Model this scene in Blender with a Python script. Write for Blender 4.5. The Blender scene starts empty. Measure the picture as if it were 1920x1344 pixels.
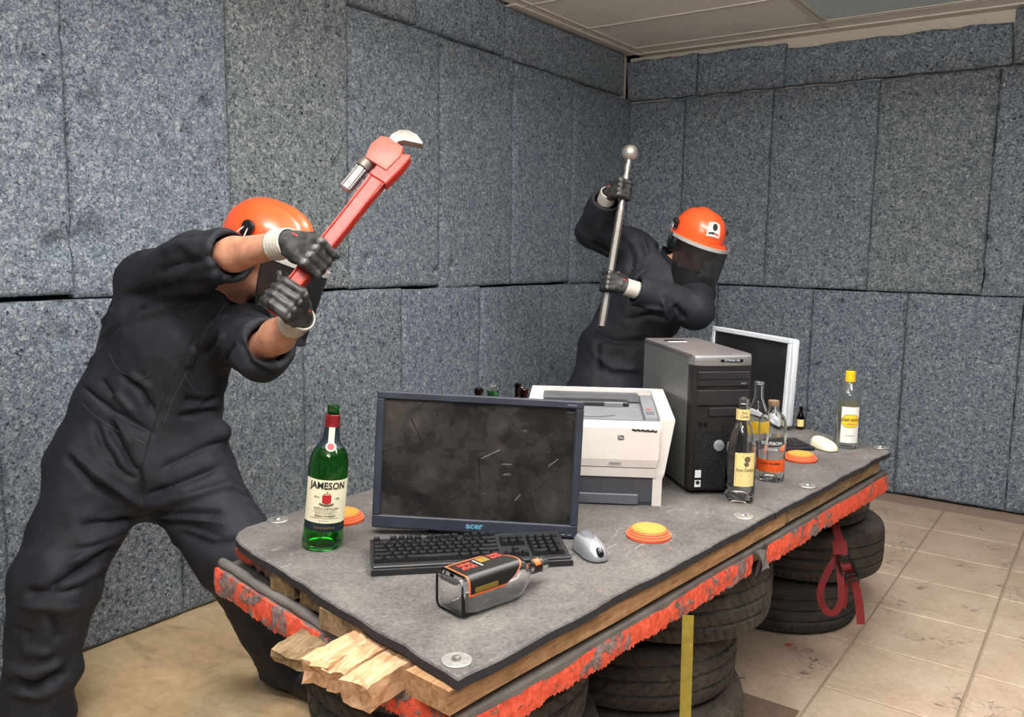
import bpy, bmesh, math, random
import numpy as np
from mathutils import Matrix, Vector, noise as mnoise

# ------------------------------------------------------------------ camera, light, exposure
SC = bpy.context.scene
COL = SC.collection
F_PX = 1586.83
CAM = np.array([0.0, 0.0, 1.457])
AX = np.array([[0.8122, -0.0884, 0.5766], [0.5832, 0.0979, -0.8064], [0.0149, 0.9913, 0.1310]])  # rows: world x, y, z seen by the camera
_u, _s, _v = np.linalg.svd(AX); AX = _u @ _v
_cd = bpy.data.cameras.new('camera'); _cd.sensor_width = 36.0; _cd.lens = F_PX * 36.0 / 1920.0
_cd.clip_start = 0.05; _cd.clip_end = 60
_co = bpy.data.objects.new('camera', _cd); COL.objects.link(_co)
_m = Matrix.Identity(4)
for i in range(3):
    for j in range(3): _m[i][j] = AX[i, j]
    _m[i][3] = CAM[i]
_co.matrix_world = _m
SC.camera = _co
SC.view_settings.view_transform = 'Standard'; SC.view_settings.look = 'None'
SC.view_settings.gamma = 1.0; SC.view_settings.use_curve_mapping = False
SC.view_settings.exposure = -0.14
_w = bpy.data.worlds.new('world'); SC.world = _w; _w.use_nodes = True
_w.node_tree.nodes['Background'].inputs[0].default_value = (0.6, 0.65, 0.7, 1)
_w.node_tree.nodes['Background'].inputs[1].default_value = 0.05
SC.cycles.max_bounces = 12; SC.cycles.diffuse_bounces = 3; SC.cycles.glossy_bounces = 6; SC.cycles.transmission_bounces = 12; SC.cycles.transparent_max_bounces = 8
SC.cycles.caustics_reflective = False; SC.cycles.caustics_refractive = True; SC.cycles.blur_glossy = 0.5
LAMPS = [(-1.0, 0.75, 40.0), (-1.0, 2.6, 30.0), (0.4, 2.0, 26.0), (0.4, -0.6, 30.0)]   # unseen lamps, hung below the ceiling to brighten it: x, y, emission
LAMP_COL = (1.0, 0.985, 0.965)

def ray(px, py):
    return AX @ np.array([(px - 960) / F_PX, -(py - 672) / F_PX, -1.0])
def at(px, py, d): return CAM + ray(px, py) * d
def atz(px, py, z):
    r = ray(px, py); return CAM + r * ((z - CAM[2]) / r[2])
def atx(px, py, x):
    r = ray(px, py); return CAM + r * ((x - CAM[0]) / r[0])
def aty(px, py, y):
    r = ray(px, py); return CAM + r * ((y - CAM[1]) / r[1])

# ------------------------------------------------------------------ geometry helpers
class G:
    """vertices + faces"""
    def __init__(s, V=None, F=None):
        s.V = np.zeros((0, 3)) if V is None else np.asarray(V, float).reshape(-1, 3)
        s.F = [] if F is None else [tuple(f) for f in F]
    def copy(s): return G(s.V.copy(), s.F)
    def __add__(s, o):
        n = len(s.V); return G(np.vstack([s.V, o.V]), s.F + [tuple(i + n for i in f) for f in o.F])
    def t(s, x=0, y=0, z=0): return G(s.V + np.array([x, y, z], float), s.F)
    def s3(s, x, y, z):
        return G(s.V * np.array([x, y, z], float), s.F if x * y * z > 0 else [f[::-1] for f in s.F])
    def m(s, M3, o=(0, 0, 0)): return G(s.V @ np.asarray(M3, float).T + np.asarray(o, float), s.F)
    def rx(s, a): c, d = math.cos(a), math.sin(a); return s.m([[1,0,0],[0,c,-d],[0,d,c]])
    def ry(s, a): c, d = math.cos(a), math.sin(a); return s.m([[c,0,d],[0,1,0],[-d,0,c]])
    def rz(s, a): c, d = math.cos(a), math.sin(a); return s.m([[c,-d,0],[d,c,0],[0,0,1]])

def from_bm(bm):
    bm.verts.index_update()
    g = G([v.co[:] for v in bm.verts], [[v.index for v in f.verts] for f in bm.faces]); bm.free(); return g
def Box(sx, sy, sz, b=0.0, seg=1):
    bm = bmesh.new(); bmesh.ops.create_cube(bm, size=1.0)
    for v in bm.verts: v.co.x *= sx; v.co.y *= sy; v.co.z *= sz
    if b > 0: bmesh.ops.bevel(bm, geom=list(bm.edges), offset=b, segments=seg, profile=0.5, affect='EDGES')
    return from_bm(bm)
def Lathe(prof, n=32, close=True):
    prof = [(max(r, 0.0), z) for r, z in prof]; V = []; F = []; rings = []
    for r, z in prof:
        if r < 1e-6: rings.append([len(V)]); V.append((0, 0, z))
        else:
            st = len(V); rings.append(list(range(st, st + n)))
            for k in range(n):
                a = 2 * math.pi * k / n; V.append((r * math.cos(a), r * math.sin(a), z))
    for A, B in zip(rings, rings[1:]):
        for k in range(n):
            k2 = (k + 1) % n
            if len(A) == 1 and len(B) == 1: continue
            if len(A) == 1: F.append((A[0], B[k2], B[k]))
            elif len(B) == 1: F.append((A[k], A[k2], B[0]))
            else: F.append((A[k], A[k2], B[k2], B[k]))
    return G(V, F)
def Tube(pts, rad, n=10, cap=True):
    pts = np.asarray(pts, float); m = len(pts)
    rad = [rad] * m if np.isscalar(rad) else rad
    V = []; F = []; up = None
    for i in range(m):
        d = pts[min(i + 1, m - 1)] - pts[max(i - 1, 0)]; d = d / (np.linalg.norm(d) + 1e-12)
        if up is None:
            a = np.array([0, 0, 1.0]) if abs(d[2]) < 0.9 else np.array([1.0, 0, 0])
            up = np.cross(d, a); up /= np.linalg.norm(up)
        up = up - d * np.dot(up, d); up /= np.linalg.norm(up) + 1e-12
        b = np.cross(d, up)
        for k in range(n):
            a = 2 * math.pi * k / n; V.append(pts[i] + rad[i] * (math.cos(a) * up + math.sin(a) * b))
    for i in range(m - 1):
        for k in range(n):
            k2 = (k + 1) % n; F.append((i*n + k, i*n + k2, (i+1)*n + k2, (i+1)*n + k))
    if cap: F.append(tuple(range(n))[::-1]); F.append(tuple((m-1)*n + k for k in range(n)))
    return G(V, F)
def Prism(poly, h, b=0.0, seg=1):
    """2d polygon (x, y) extruded from z = 0 to h"""
    bm = bmesh.new(); vs = [bm.verts.new((x, y, 0)) for x, y in poly]; f = bm.faces.new(vs)
    r = bmesh.ops.extrude_face_region(bm, geom=[f])
    for v in r['geom']:
        if isinstance(v, bmesh.types.BMVert): v.co.z = h
    bmesh.ops.recalc_face_normals(bm, faces=bm.faces)
    if b > 0:
        es = [e for e in bm.edges if abs(e.verts[0].co.z - e.verts[1].co.z) < 1e-9]
        bmesh.ops.bevel(bm, geom=es, offset=b, segments=seg, profile=0.5, affect='EDGES')
    return from_bm(bm)
def Ribbon(pts, ups, w, th):
    """flat band through pts; ups = surface normals; width w, thickness th"""
    pts = np.asarray(pts, float); ups = np.asarray(ups, float); V = []; F = []; m = len(pts)
    ws = [w] * m if np.isscalar(w) else w
    for i in range(m):
        d = pts[min(i+1, m-1)] - pts[max(i-1, 0)]; d /= np.linalg.norm(d) + 1e-12
        u = ups[i] - d * np.dot(ups[i], d); u /= np.linalg.norm(u) + 1e-12; b = np.cross(d, u)
        for q in ((-1, 0), (1, 0), (1, 1), (-1, 1)): V.append(pts[i] + b * (q[0] * ws[i] / 2) + u * (q[1] * th))
    for i in range(m - 1):
        for k in range(4):
            k2 = (k + 1) % 4; F.append((i*4 + k, (i+1)*4 + k, (i+1)*4 + k2, i*4 + k2))
    F.append((0, 1, 2, 3)); F.append(tuple((m-1)*4 + k for k in (3, 2, 1, 0)))
    return G(V, F)
def GridSurf(nu, nv, fn):
    V = [fn(i / nu, j / nv) for j in range(nv + 1) for i in range(nu + 1)]
    F = [(j*(nu+1)+i, j*(nu+1)+i+1, (j+1)*(nu+1)+i+1, (j+1)*(nu+1)+i) for j in range(nv) for i in range(nu)]
    return G(V, F)
def rounded(w, h, r, n=5):
    o = []
    for cx, cy, a0 in ((w/2-r, h/2-r, 0), (-w/2+r, h/2-r, 90), (-w/2+r, -h/2+r, 180), (w/2-r, -h/2+r, 270)):
        for k in range(n + 1):
            a = math.radians(a0 + 90 * k / n); o.append((cx + r*math.cos(a), cy + r*math.sin(a)))
    return o

def to_mesh(name, g, smooth=False):
    me = bpy.data.meshes.new(name); me.from_pydata(g.V.tolist(), [], g.F); me.update()
    bm = bmesh.new(); bm.from_mesh(me); bmesh.ops.recalc_face_normals(bm, faces=bm.faces); bm.to_mesh(me); bm.free()
    if smooth:
        me.shade_smooth()
        if smooth != 1: me.set_sharp_from_angle(angle=math.radians(smooth))
    return me
def obj(name, g, mat, parent=None, smooth=False, local=False, kind=None, label=None):
    """one mesh object; g in world space unless local (then in the parent's space)"""
    if parent is not None and not local: g = g.t(*(-np.array(parent.location)))
    me = g if isinstance(g, bpy.types.Mesh) else to_mesh(name, g, smooth)
    o = bpy.data.objects.new(name, me); COL.objects.link(o)
    if mat is not None and len(me.materials) == 0: me.materials.append(MAT[mat] if isinstance(mat, str) else mat)
    if parent is not None: o.parent = parent
    if kind: o['kind'] = kind
    if label: o['label'] = label
    return o
def tag(o, label, cat, group=None):
    o['label'] = label; o['category'] = cat
    if group: o['group'] = group
    return o
def thing(name, label, cat, loc=(0, 0, 0), rz=0.0, group=None, rot=None):
    o = bpy.data.objects.new(name, None); COL.objects.link(o); o.empty_display_size = 0.05
    o.location = [float(q) for q in loc]; o.rotation_euler = rot if rot else (0, 0, rz)
    return tag(o, label, cat, group)
def text_geo(s, size, extr=0.0003, align='CENTER', bold=0.0, xs=1.0, res=2):
    cu = bpy.data.curves.new('t', 'FONT'); cu.body = s; cu.size = size; cu.align_x = align; cu.align_y = 'CENTER'
    cu.extrude = extr; cu.offset = bold; cu.resolution_u = res
    o = bpy.data.objects.new('t', cu); me = bpy.data.meshes.new_from_object(o)
    g = G([v.co[:] for v in me.vertices], [p.vertices[:] for p in me.polygons])
    bpy.data.objects.remove(o); bpy.data.curves.remove(cu); bpy.data.meshes.remove(me)
    return g.s3(xs, 1, 1)
def wrap(g, R, a0=0.0, lift=0.0004):
    """bend flat geometry (x along, y up, z out) round a cylinder of radius R, facing angle a0"""
    V = g.V; a = a0 + V[:, 0] / R; r = R + lift + V[:, 2]
    return G(np.stack([r * np.cos(a), r * np.sin(a), V[:, 1]], 1), g.F)

# ------------------------------------------------------------------ materials
MAT = {}
def srgb(r, g, b):
    f = lambda c: (c/255/12.92) if c/255 <= 0.04045 else ((c/255 + 0.055) / 1.055) ** 2.4
    return (f(r), f(g), f(b), 1.0)
class NT:
    def __init__(s, name):
        s.mat = bpy.data.materials.new(name); s.mat.use_nodes = True; s.nt = s.mat.node_tree
        s.b = s.nt.nodes['Principled BSDF']; s.out = s.nt.nodes['Material Output']; MAT[name] = s.mat
    def n(s, typ, **kw):
        nd = s.nt.nodes.new(typ)
        for k, v in kw.items():
            if k[0] == 'i' and k[1:].isdigit(): nd.inputs[int(k[1:])].default_value = v
            elif k in nd.inputs.keys(): nd.inputs[k].default_value = v
            else: setattr(nd, k, v)
        return nd
    def l(s, a, b): s.nt.links.new(a, b)
    def set(s, **kw):
        for k, v in kw.items(): s.b.inputs[k.replace('_', ' ')].default_value = v
    def coord(s, kind='Object', scale=(1, 1, 1), rand=0.0):
        tc = s.n('ShaderNodeTexCoord'); mp = s.n('ShaderNodeMapping'); mp.inputs['Scale'].default_value = scale
        src = tc.outputs[kind] if kind != 'World' else s.n('ShaderNodeNewGeometry').outputs['Position']
        if rand:
            oi = s.n('ShaderNodeObjectInfo'); mu = s.n('ShaderNodeMath', operation='MULTIPLY', i1=rand); s.l(oi.outputs['Random'], mu.inputs[0])
            ad = s.n('ShaderNodeVectorMath', operation='ADD'); s.l(src, ad.inputs[0]); s.l(mu.outputs[0], ad.inputs[1]); src = ad.outputs[0]
        s.l(src, mp.inputs[0]); return mp.outputs[0]
    def noise(s, vec, scale, detail=3, rough=0.55, dist=0.0):
        nd = s.n('ShaderNodeTexNoise'); nd.inputs['Scale'].default_value = scale; nd.inputs['Detail'].default_value = detail
        nd.inputs['Roughness'].default_value = rough; nd.inputs['Distortion'].default_value = dist; s.l(vec, nd.inputs['Vector']); return nd.outputs['Fac']
    def voro(s, vec, scale, feat='F1', rnd=1.0):
        nd = s.n('ShaderNodeTexVoronoi', feature=feat); nd.inputs['Scale'].default_value = scale; nd.inputs['Randomness'].default_value = rnd
        s.l(vec, nd.inputs['Vector']); return nd
    def ramp(s, fac, stops):
        nd = s.n('ShaderNodeValToRGB'); cr = nd.color_ramp
        while len(cr.elements) < len(stops): cr.elements.new(0.5)
        for e, (p, c) in zip(cr.elements, stops): e.position = p; e.color = c if len(c) == 4 else (*c, 1)
        s.l(fac, nd.inputs[0]); return nd.outputs[0]
    def mix(s, fac, a, b, mode='MIX'):
        nd = s.n('ShaderNodeMix', data_type='RGBA', blend_type=mode)
        for sock, v in ((nd.inputs[0], fac), (nd.inputs[6], a), (nd.inputs[7], b)):
            if hasattr(v, 'is_output'): s.l(v, sock)
            else: sock.default_value = v
        return nd.outputs[2]
    def math(s, op, a, b=0.0):
        nd = s.n('ShaderNodeMath', operation=op)
        for sock, v in ((nd.inputs[0], a), (nd.inputs[1], b)):
            if hasattr(v, 'is_output'): s.l(v, sock)
            else: sock.default_value = v
        return nd.outputs[0]
    def bump(s, h, strength=0.3, dist=0.002):
        nd = s.n('ShaderNodeBump'); nd.inputs['Strength'].default_value = strength; nd.inputs['Distance'].default_value = dist
        s.l(h, nd.inputs['Height']); s.l(nd.outputs[0], s.b.inputs['Normal']); return nd
    def col(s, c): s.l(c, s.b.inputs['Base Color'])
def plain(name, c, rough=0.5, metal=0.0, spec=0.5, coat=0.0, var=0.0, vscale=30, bump=0.0, bscale=200):
    m = NT(name); m.set(Roughness=rough, Metallic=metal, Base_Color=c); m.b.inputs['Specular IOR Level'].default_value = spec
    if coat: m.b.inputs['Coat Weight'].default_value = coat; m.b.inputs['Coat Roughness'].default_value = 0.1
    if var or bump: v = m.coord()
    if var:
        n = m.noise(v, vscale, 4, 0.6)
        lo = tuple(x * (1 - var) for x in c[:3]) + (1,); hi = tuple(min(1, x * (1 + var)) for x in c[:3]) + (1,)
        m.col(m.ramp(n, [(0.3, lo), (0.7, hi)]))
    if bump: m.bump(m.noise(v, bscale, 3), bump, 0.001)
    return m
# ------------------------------------------------------------------ room materials
random.seed(7)
XL, YR, HC = -2.88, 5.42, 2.785
def felt():
    m = NT('denim_felt'); v = m.coord('Object', (1, 1, 1), 40.0)
    nf = m.n('ShaderNodeTexNoise'); nf.inputs['Scale'].default_value = 80; nf.inputs['Detail'].default_value = 4; nf.inputs['Roughness'].default_value = 0.75
    nf.inputs['Distortion'].default_value = 1.2; m.l(v, nf.inputs['Vector']); fine = nf.outputs['Fac']
    mid = m.noise(v, 24, 1, 0.6)
    base = m.ramp(fine, [(0.30, srgb(36, 44, 54)), (0.41, srgb(100, 111, 122)), (0.54, srgb(150, 161, 170)), (0.68, srgb(218, 223, 226))])
    c = m.mix(1.0, base, m.ramp(mid, [(0.30, (0.79, 0.80, 0.83, 1)), (0.66, (1.09, 1.08, 1.07, 1))]), 'MULTIPLY')
    # dark rag flecks, pale curly fibres and a few coloured scraps
    wv = m.n('ShaderNodeVectorMath', operation='MULTIPLY_ADD'); m.l(nf.outputs['Color'], wv.inputs[0]); wv.inputs[1].default_value = (0.03, 0.03, 0.03); m.l(v, wv.inputs[2])
    vd = m.voro(wv.outputs[0], 36); hue = m.n('ShaderNodeSeparateColor'); m.l(vd.outputs['Color'], hue.inputs[0])
    dk = m.ramp(vd.outputs['Distance'], [(0.14, (1, 1, 1, 1)), (0.30, (0, 0, 0, 1))])
    fk = m.ramp(hue.outputs[0], [(0.0, srgb(24, 30, 40)), (0.22, srgb(30, 38, 48)), (0.24, srgb(214, 216, 208)), (0.34, srgb(206, 206, 192)), (0.36, srgb(120, 130, 138)), (0.985, srgb(120, 130, 138)), (0.99, srgb(140, 60, 70))])
    fs = m.ramp(hue.outputs[0], [(0.0, (0.8, 0.8, 0.8, 1)), (0.22, (0.8, 0.8, 0.8, 1)), (0.24, (0.5, 0.5, 0.5, 1)), (0.34, (0.5, 0.5, 0.5, 1)), (0.36, (0, 0, 0, 1)), (0.985, (0, 0, 0, 1)), (0.99, (0.6, 0.6, 0.6, 1))])
    c = m.mix(m.math('MULTIPLY', dk, fs), c, fk)
    oi = m.n('ShaderNodeObjectInfo'); c = m.mix(1.0, c, oi.outputs['Color'], 'MULTIPLY')
    m.col(c); m.set(Roughness=0.95); m.b.inputs['Specular IOR Level'].default_value = 0.1
    m.bump(fine, 0.9, 0.012)
felt()
plain('seam_dark', srgb(30, 36, 44), 0.95, spec=0.1)
plain('cream_wall', srgb(218, 206, 188), 0.8, var=0.05)
plain('ceiling_tile', srgb(244, 237, 228), 0.9, var=0.04, vscale=60, bump=0.15, bscale=350)
plain('ceiling_bar', srgb(222, 212, 200), 0.6)
plain('lens_dim', srgb(214, 224, 224), 0.35, var=0.03, bump=0.1, bscale=400)
def stone():
    m = NT('floor_tile'); v = m.coord('World', (1, 1, 1))
    a = m.noise(v, 5, 5, 0.6, 0.4); b = m.noise(v, 40, 4, 0.7)
    c = m.ramp(a, [(0.25, srgb(172, 151, 130)), (0.5, srgb(195, 176, 155)), (0.75, srgb(208, 193, 174))])
    c = m.mix(0.25, c, m.ramp(b, [(0.35, srgb(150, 128, 104)), (0.65, srgb(214, 198, 176))]))
    g = m.coord('World', (1, 1, 1))
    # rubber scuffs with a shape of their own
    st = m.math('MULTIPLY', m.ramp(m.noise(g, 4.5, 3, 0.5, 0.3), [(0.56, (0, 0, 0, 1)), (0.63, (1, 1, 1, 1))]), m.ramp(m.noise(g, 34, 4, 0.7, 0.8), [(0.53, (0, 0, 0, 1)), (0.60, (1, 1, 1, 1))]))
    c = m.mix(m.math('MULTIPLY', st, 0.7), c, srgb(66, 60, 56)); m.col(c)
    m.set(Roughness=0.45); m.b.inputs['Specular IOR Level'].default_value = 0.35; m.bump(a, 0.15, 0.004)
stone()
def sub():
    m = NT('floor_slab'); g = m.coord('Object')
    a = m.noise(g, 3, 5, 0.65, 0.5); b = m.noise(g, 22, 4, 0.7)
    c = m.ramp(a, [(0.3, srgb(178, 150, 110)), (0.5, srgb(206, 178, 136)), (0.7, srgb(222, 200, 162))])
    c = m.mix(0.25, c, m.ramp(b, [(0.35, srgb(150, 124, 92)), (0.65, srgb(226, 206, 174))]))
    mp = m.coord('Object', (1.4, 3.2, 1))
    st = m.ramp(m.noise(mp, 2.0, 4, 0.6, 0.6), [(0.54, (0, 0, 0, 1)), (0.68, (1, 1, 1, 1))])
    c = m.mix(m.math('MULTIPLY', st, 0.5), c, srgb(104, 92, 80)); m.col(c); m.set(Roughness=0.5)
    m.b.inputs['Specular IOR Level'].default_value = 0.35; m.bump(b, 0.1, 0.003)
sub()
plain('grout', srgb(158, 140, 122), 0.9)

# ------------------------------------------------------------------ room shell
def struct(name, g, mat): return obj(name, g, mat, kind='structure')
def blk(x0, x1, y0, y1, z0, z1, b=0.0): return Box(x1-x0, y1-y0, z1-z0, b).t((x0+x1)/2, (y0+y1)/2, (z0+z1)/2)
XE, YF = 2.6, -2.6
floor = struct('floor', blk(XL-0.15, XE, YF, YR+0.15, -0.12, -0.006), 'grout')
ceiling = struct('ceiling', blk(XL-0.15, XE, YF, YR+0.15, HC+0.012, HC+0.12), 'cream_wall')
wall_left = struct('wall_left', blk(XL-0.16, XL-0.062, YF, YR+0.16, -0.01, HC+0.02), 'seam_dark')
wall_back = struct('wall_back', blk(XL-0.06, XE, YR+0.062, YR+0.16, -0.01, HC+0.02), 'seam_dark')
wall_right = struct('wall_right', blk(XE, XE+0.1, YF, YR+0.16, -0.01, HC+0.02), 'denim_felt'); wall_right.color = (0.9, 0.9, 0.92, 1)
wall_front = struct('wall_front', blk(XL-0.16, XE, YF-0.1, YF, -0.01, HC+0.02), 'denim_felt'); wall_front.color = (0.9, 0.9, 0.92, 1)

# floor tiles: beige squares, except where the bare slab shows beside the table
TS = 0.405
tile_me = to_mesh('tile', Box(TS-0.007, TS-0.007, 0.012, 0.003), False)
tile_me.materials.append(MAT['floor_tile'])
xs = [-0.30 + TS*k for k in range(-7, 8)]; ys = [3.22 + TS*k for k in range(-15, 6)]
for x0 in xs:
    for y0 in ys:
        if y0 + TS < YF or y0 < -1.2 or x0 + TS < XL or x0 + TS > XE: continue
        if x0 < -1.5 and y0 < 2.7: continue
        if y0 + TS > YR + 0.1: continue
        o = obj('floor_tile', tile_me, None, floor, local=True)
        o.location = (x0 + TS/2, y0 + TS/2, -0.006 + random.uniform(-0.0008, 0.0008)); o.rotation_euler = (0, 0, random.uniform(-0.003, 0.003))
obj('bare_slab', blk(XL-0.05, -1.513, YF, 2.81, -0.006, 0.0), 'floor_slab', floor)
obj('threshold_strip', blk(-1.5, -0.712, 2.36, 2.60, 0.0, 0.006, 0.002), plain('strip_brown', srgb(118, 102, 86), 0.6, var=0.2).mat, floor)

# felt panels: soft slabs with ragged edges and nail dimples
def fnoise(p, s): return mnoise.noise(Vector((p[0]*s, p[1]*s, p[2]*s)))
def felt_panel(wall, axis, a0, a1, z0, z1, off, tint, pits, name='felt_panel', ragged=0.004):
    gs = 0.0135 if (axis == 'x' and a1 > 1.1) or (axis == 'y' and a0 < -0.2) else 0.04
    nu = max(6, int((a1-a0)/gs)); nv = max(4, int((z1-z0)/gs)); pits = [q for q in pits if a0-.1 < q[0] < a1+.1 and z0-.1 < q[1] < z1+.1]; sd = random.uniform(0, 90)
    fr = []; 
    for j in range(nv + 1):
        for i in range(nu + 1):
            u, w = i/nu, j/nv; a = a0 + (a1-a0)*u; z = z0 + (z1-z0)*w
            ja = ragged * fnoise((z*1.0, sd, a), 9) * (1 if i in (0, nu) else 0.3); jz = ragged * fnoise((a, sd + 5, z), 9) * (1 if j in (0, nv) else 0.3)
            e = min(a-a0, a1-a, z-z0, z1-z)
            d = off - 0.012 * math.exp(-e/0.010) + 0.006*fnoise((a, z, sd), 2.2) + 0.0035*fnoise((a, z, sd), 11)
            for pa, pz, pr, pd in pits:
                q = ((a-pa)**2 + ((z-pz)*1.0)**2) / (pr*pr)
                if q < 9: d -= 1.5 * pd * math.exp(-q)
            fr.append((a + ja, z + jz, max(d, -0.046)))
    n1 = len(fr); bk = [(a, z, -0.055) for a, z, d in fr]
    al = fr + bk; F = []
    idx = lambda i, j: j*(nu+1) + i
    for j in range(nv):
        for i in range(nu): F.append((idx(i, j), idx(i+1, j), idx(i+1, j+1), idx(i, j+1)))
    bd = [idx(i, 0) for i in range(nu)] + [idx(nu, j) for j in range(nv)] + [idx(i, nv) for i in range(nu, 0, -1)] + [idx(0, j) for j in range(nv, 0, -1)]
    for k in range(len(bd)):
        p, q = bd[k], bd[(k+1) % len(bd)]; F.append((p, n1+p, n1+q, q))
    if axis == 'x': V = [(XL + d, a, z) for a, z, d in al]
    else: V = [(a, YR - d, z) for a, z, d in al]
    # keep only the front sheet and its rim
    o = obj(name, G(V, F), 'denim_felt', wall, smooth=60)
    o.color = (*tint, 1); return o
BL, OL, GR = (1.02, 1.04, 1.08), (1.02, 1.0, 0.93), (1.0, 1.01, 1.02)
def pits_from(lst, axis):
    out = []
    for px, py, r, d in lst:
        p = atx(px, py, XL) if axis == 'x' else aty(px, py, YR)
        out.append((p[1] if axis == 'x' else p[0], p[2], r, d))
    return out
pitL = pits_from([(95,180,.03,.05),(170,192,.03,.045),(388,196,.025,.05),(305,190,.02,.02),(108,462,.035,.055),(172,450,.05,.05),(128,64,.02,.02),(60,110,.03,.03),(445,178,.015,.03),(620,60,.02,.025),(665,190,.02,.025),(668,300,.018,.03),(630,312,.018,.03),(690,30,.02,.03),(810,155,.015,.025),(640,490,.025,.03),(690,485,.02,.025),(820,510,.02,.03),(850,500,.025,.03),(970,150,.02,.03),(1015,120,.02,.025),(1175,175,.02,.03),(1073,358,.015,.03),(900,320,.012,.02),(120,570,.02,.03),(115,635,.03,.02),(305,30,.02,.02),(560,60,.03,.02)], 'x')
pitR = pits_from([(1650,365,.025,.03),(1640,480,.03,.03),(1615,510,.025,.03),(1695,488,.015,.03),(1835,515,.035,.035),(1855,545,.03,.03),(1870,375,.03,.03),(1868,200,.02,.03),(1575,565,.012,.03),(1460,515,.025,.025),(1530,685,.015,.03),(1710,205,.015,.02),(1850,445,.02,.03),(1520,275,.02,.02),(1780,655,.012,.02)], 'y')
ymid = [-2.55, -1.67, -1.04, -0.41, 0.21, 0.845, 1.476, 2.108, 2.742, 3.378, 4.012, 4.655, 5.415]
tm = [BL, BL, BL, BL, BL, BL, BL, OL, GR, GR, BL, BL]
G_ = 0.0022
for k in range(len(ymid)-1):
    c = (ymid[k]+ymid[k+1])/2; zb = 1.287 - 0.0115*c + random.uniform(-0.006, 0.004); zt = 2.505 - 0.012*(c-3) + random.uniform(-.006, .006)
    felt_panel(wall_left, 'x', ymid[k]+G_, ymid[k+1]-G_, zb, zt, random.uniform(0.0, 0.012), tm[k], pitL)
ylow = [-2.5, -1.31, -0.68, -0.05, 0.58, 1.21, 1.84, 2.468, 3.10, 3.73, 4.355, 4.95, 5.415]
tl = [BL]*6 + [GR, GR, BL, BL, BL, BL]
for k in range(len(ylow)-1):
    c = (ylow[k]+ylow[k+1])/2
    felt_panel(wall_left, 'x', ylow[k]+G_, ylow[k+1]-G_, 0.008, 1.278 - 0.0115*c - random.uniform(0.0, 0.006), random.uniform(-0.004, 0.008), tl[k], pitL)
ytop = [-2.5, -1.3, -0.05, 1.2, 2.45, 3.20, 3.92, 5.30]
for k in range(len(ytop)-1):
    felt_panel(wall_left, 'x', ytop[k]+G_, ytop[k+1]-G_, 2.505 - 0.012*((ytop[k]+ytop[k+1])/2-3) + 0.009, HC - (0.004 if ytop[k] < 3.9 else 0.022), random.uniform(0.004, 0.014), [GR, GR, OL, OL, OL, GR, GR][k], pitL)
xmid = [-2.93, -2.485, -1.885, -1.25, -0.633, 0.0, 0.63, 1.26, 1.89, 2.58]
for k in range(len(xmid)-1):
    felt_panel(wall_back, 'y', xmid[k]+G_, xmid[k+1]-G_, 1.232 - 0.002*k, 2.462 + random.uniform(-.004, .006), random.uniform(0.0, 0.012), [BL, GR, GR, (1.0, 1.0, 0.96), GR, GR, GR, GR, GR][k], pitR)
xlow = [-2.93, -2.2, -1.565, -1.015, -0.425, 0.2, 0.83, 1.46, 2.09, 2.58]
for k in range(len(xlow)-1):
    felt_panel(wall_back, 'y', xlow[k]+G_, xlow[k+1]-G_, 0.008, 1.226 - 0.002*k - random.uniform(0, .004), random.uniform(-0.004, 0.006) - (0.02 if k == 1 else 0), BL, pitR)
xtop = [-2.93, -2.41, -1.82, -0.588, 0.6, 1.8, 2.58]
for k in range(len(xtop)-1):
    felt_panel(wall_back, 'y', xtop[k]+G_, xtop[k+1]-G_, 2.474, [2.742, 2.738, 2.702, 2.765, 2.75, 2.75][k], random.uniform(0.0, 0.01), [BL, GR, GR, OL, GR, GR][k], pitR, ragged=0.010)
# the painted wall left bare above the felt, and the steel angle round the ceiling
trim_1 = struct('trim_1', blk(XL-0.062, XL-0.052, YF, YR, 2.4, HC), 'cream_wall')
trim_2 = struct('trim_2', blk(XL-0.05, XE, YR+0.052, YR+0.062, 2.4, HC), 'cream_wall')
trim_3 = struct('trim_3', blk(XL-0.05, XL+0.045, 3.95, YR+0.05, HC-0.012, HC-0.002), 'ceiling_bar')
trim_4 = struct('trim_4', blk(XL-0.05, XE, YR-0.035, YR+0.05, HC-0.012, HC-0.002), 'ceiling_bar')
# drop ceiling: 2 x 4 ft tiles on T bars
cx = [XL + 0.07 - 1.22 + 0.0, -2.785, -1.56, -0.34, 0.88, 2.10, XE]; cy = [5.25 - 0.61*k for k in range(13)][::-1] + [YR]
bars = []
for x in (-2.785, -1.56, -0.34, 0.88, 2.10): obj('ceiling_bar', blk(x-0.012, x+0.012, YF, YR, HC-0.006, HC+0.012), 'ceiling_bar', ceiling)
for y in cy[:-1]: obj('ceiling_bar', blk(XL, XE, y-0.012, y+0.012, HC-0.0055, HC+0.011), 'ceiling_bar', ceiling)
lampset = {(round(a, 2), round(b, 2)) for a, b, _ in LAMPS}
LAMPCELLS = []
for i, (x0, x1) in enumerate(zip([XL, -2.785, -1.56, -0.34, 0.88, 2.10], [-2.785, -1.56, -0.34, 0.88, 2.10, XE])):
    for y0, y1 in zip(cy, cy[1:]):
        lens = abs(x0 + 1.56) < 0.01 and abs(y1 - 5.25) < 0.01
        lit = any(x0 < a < x1 and y0 < b < y1 for a, b, _ in LAMPS)
        if lit:
            LAMPCELLS.append((x0, x1, y0, y1, [e for a, b, e in LAMPS if x0 < a < x1 and y0 < b < y1][0]))
        if lens: continue
        obj('ceiling_tile', blk(x0+0.004, x1-0.004, y0+0.004, y1-0.004, HC+0.0, HC+0.012, 0.002), 'ceiling_tile', ceiling)
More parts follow.
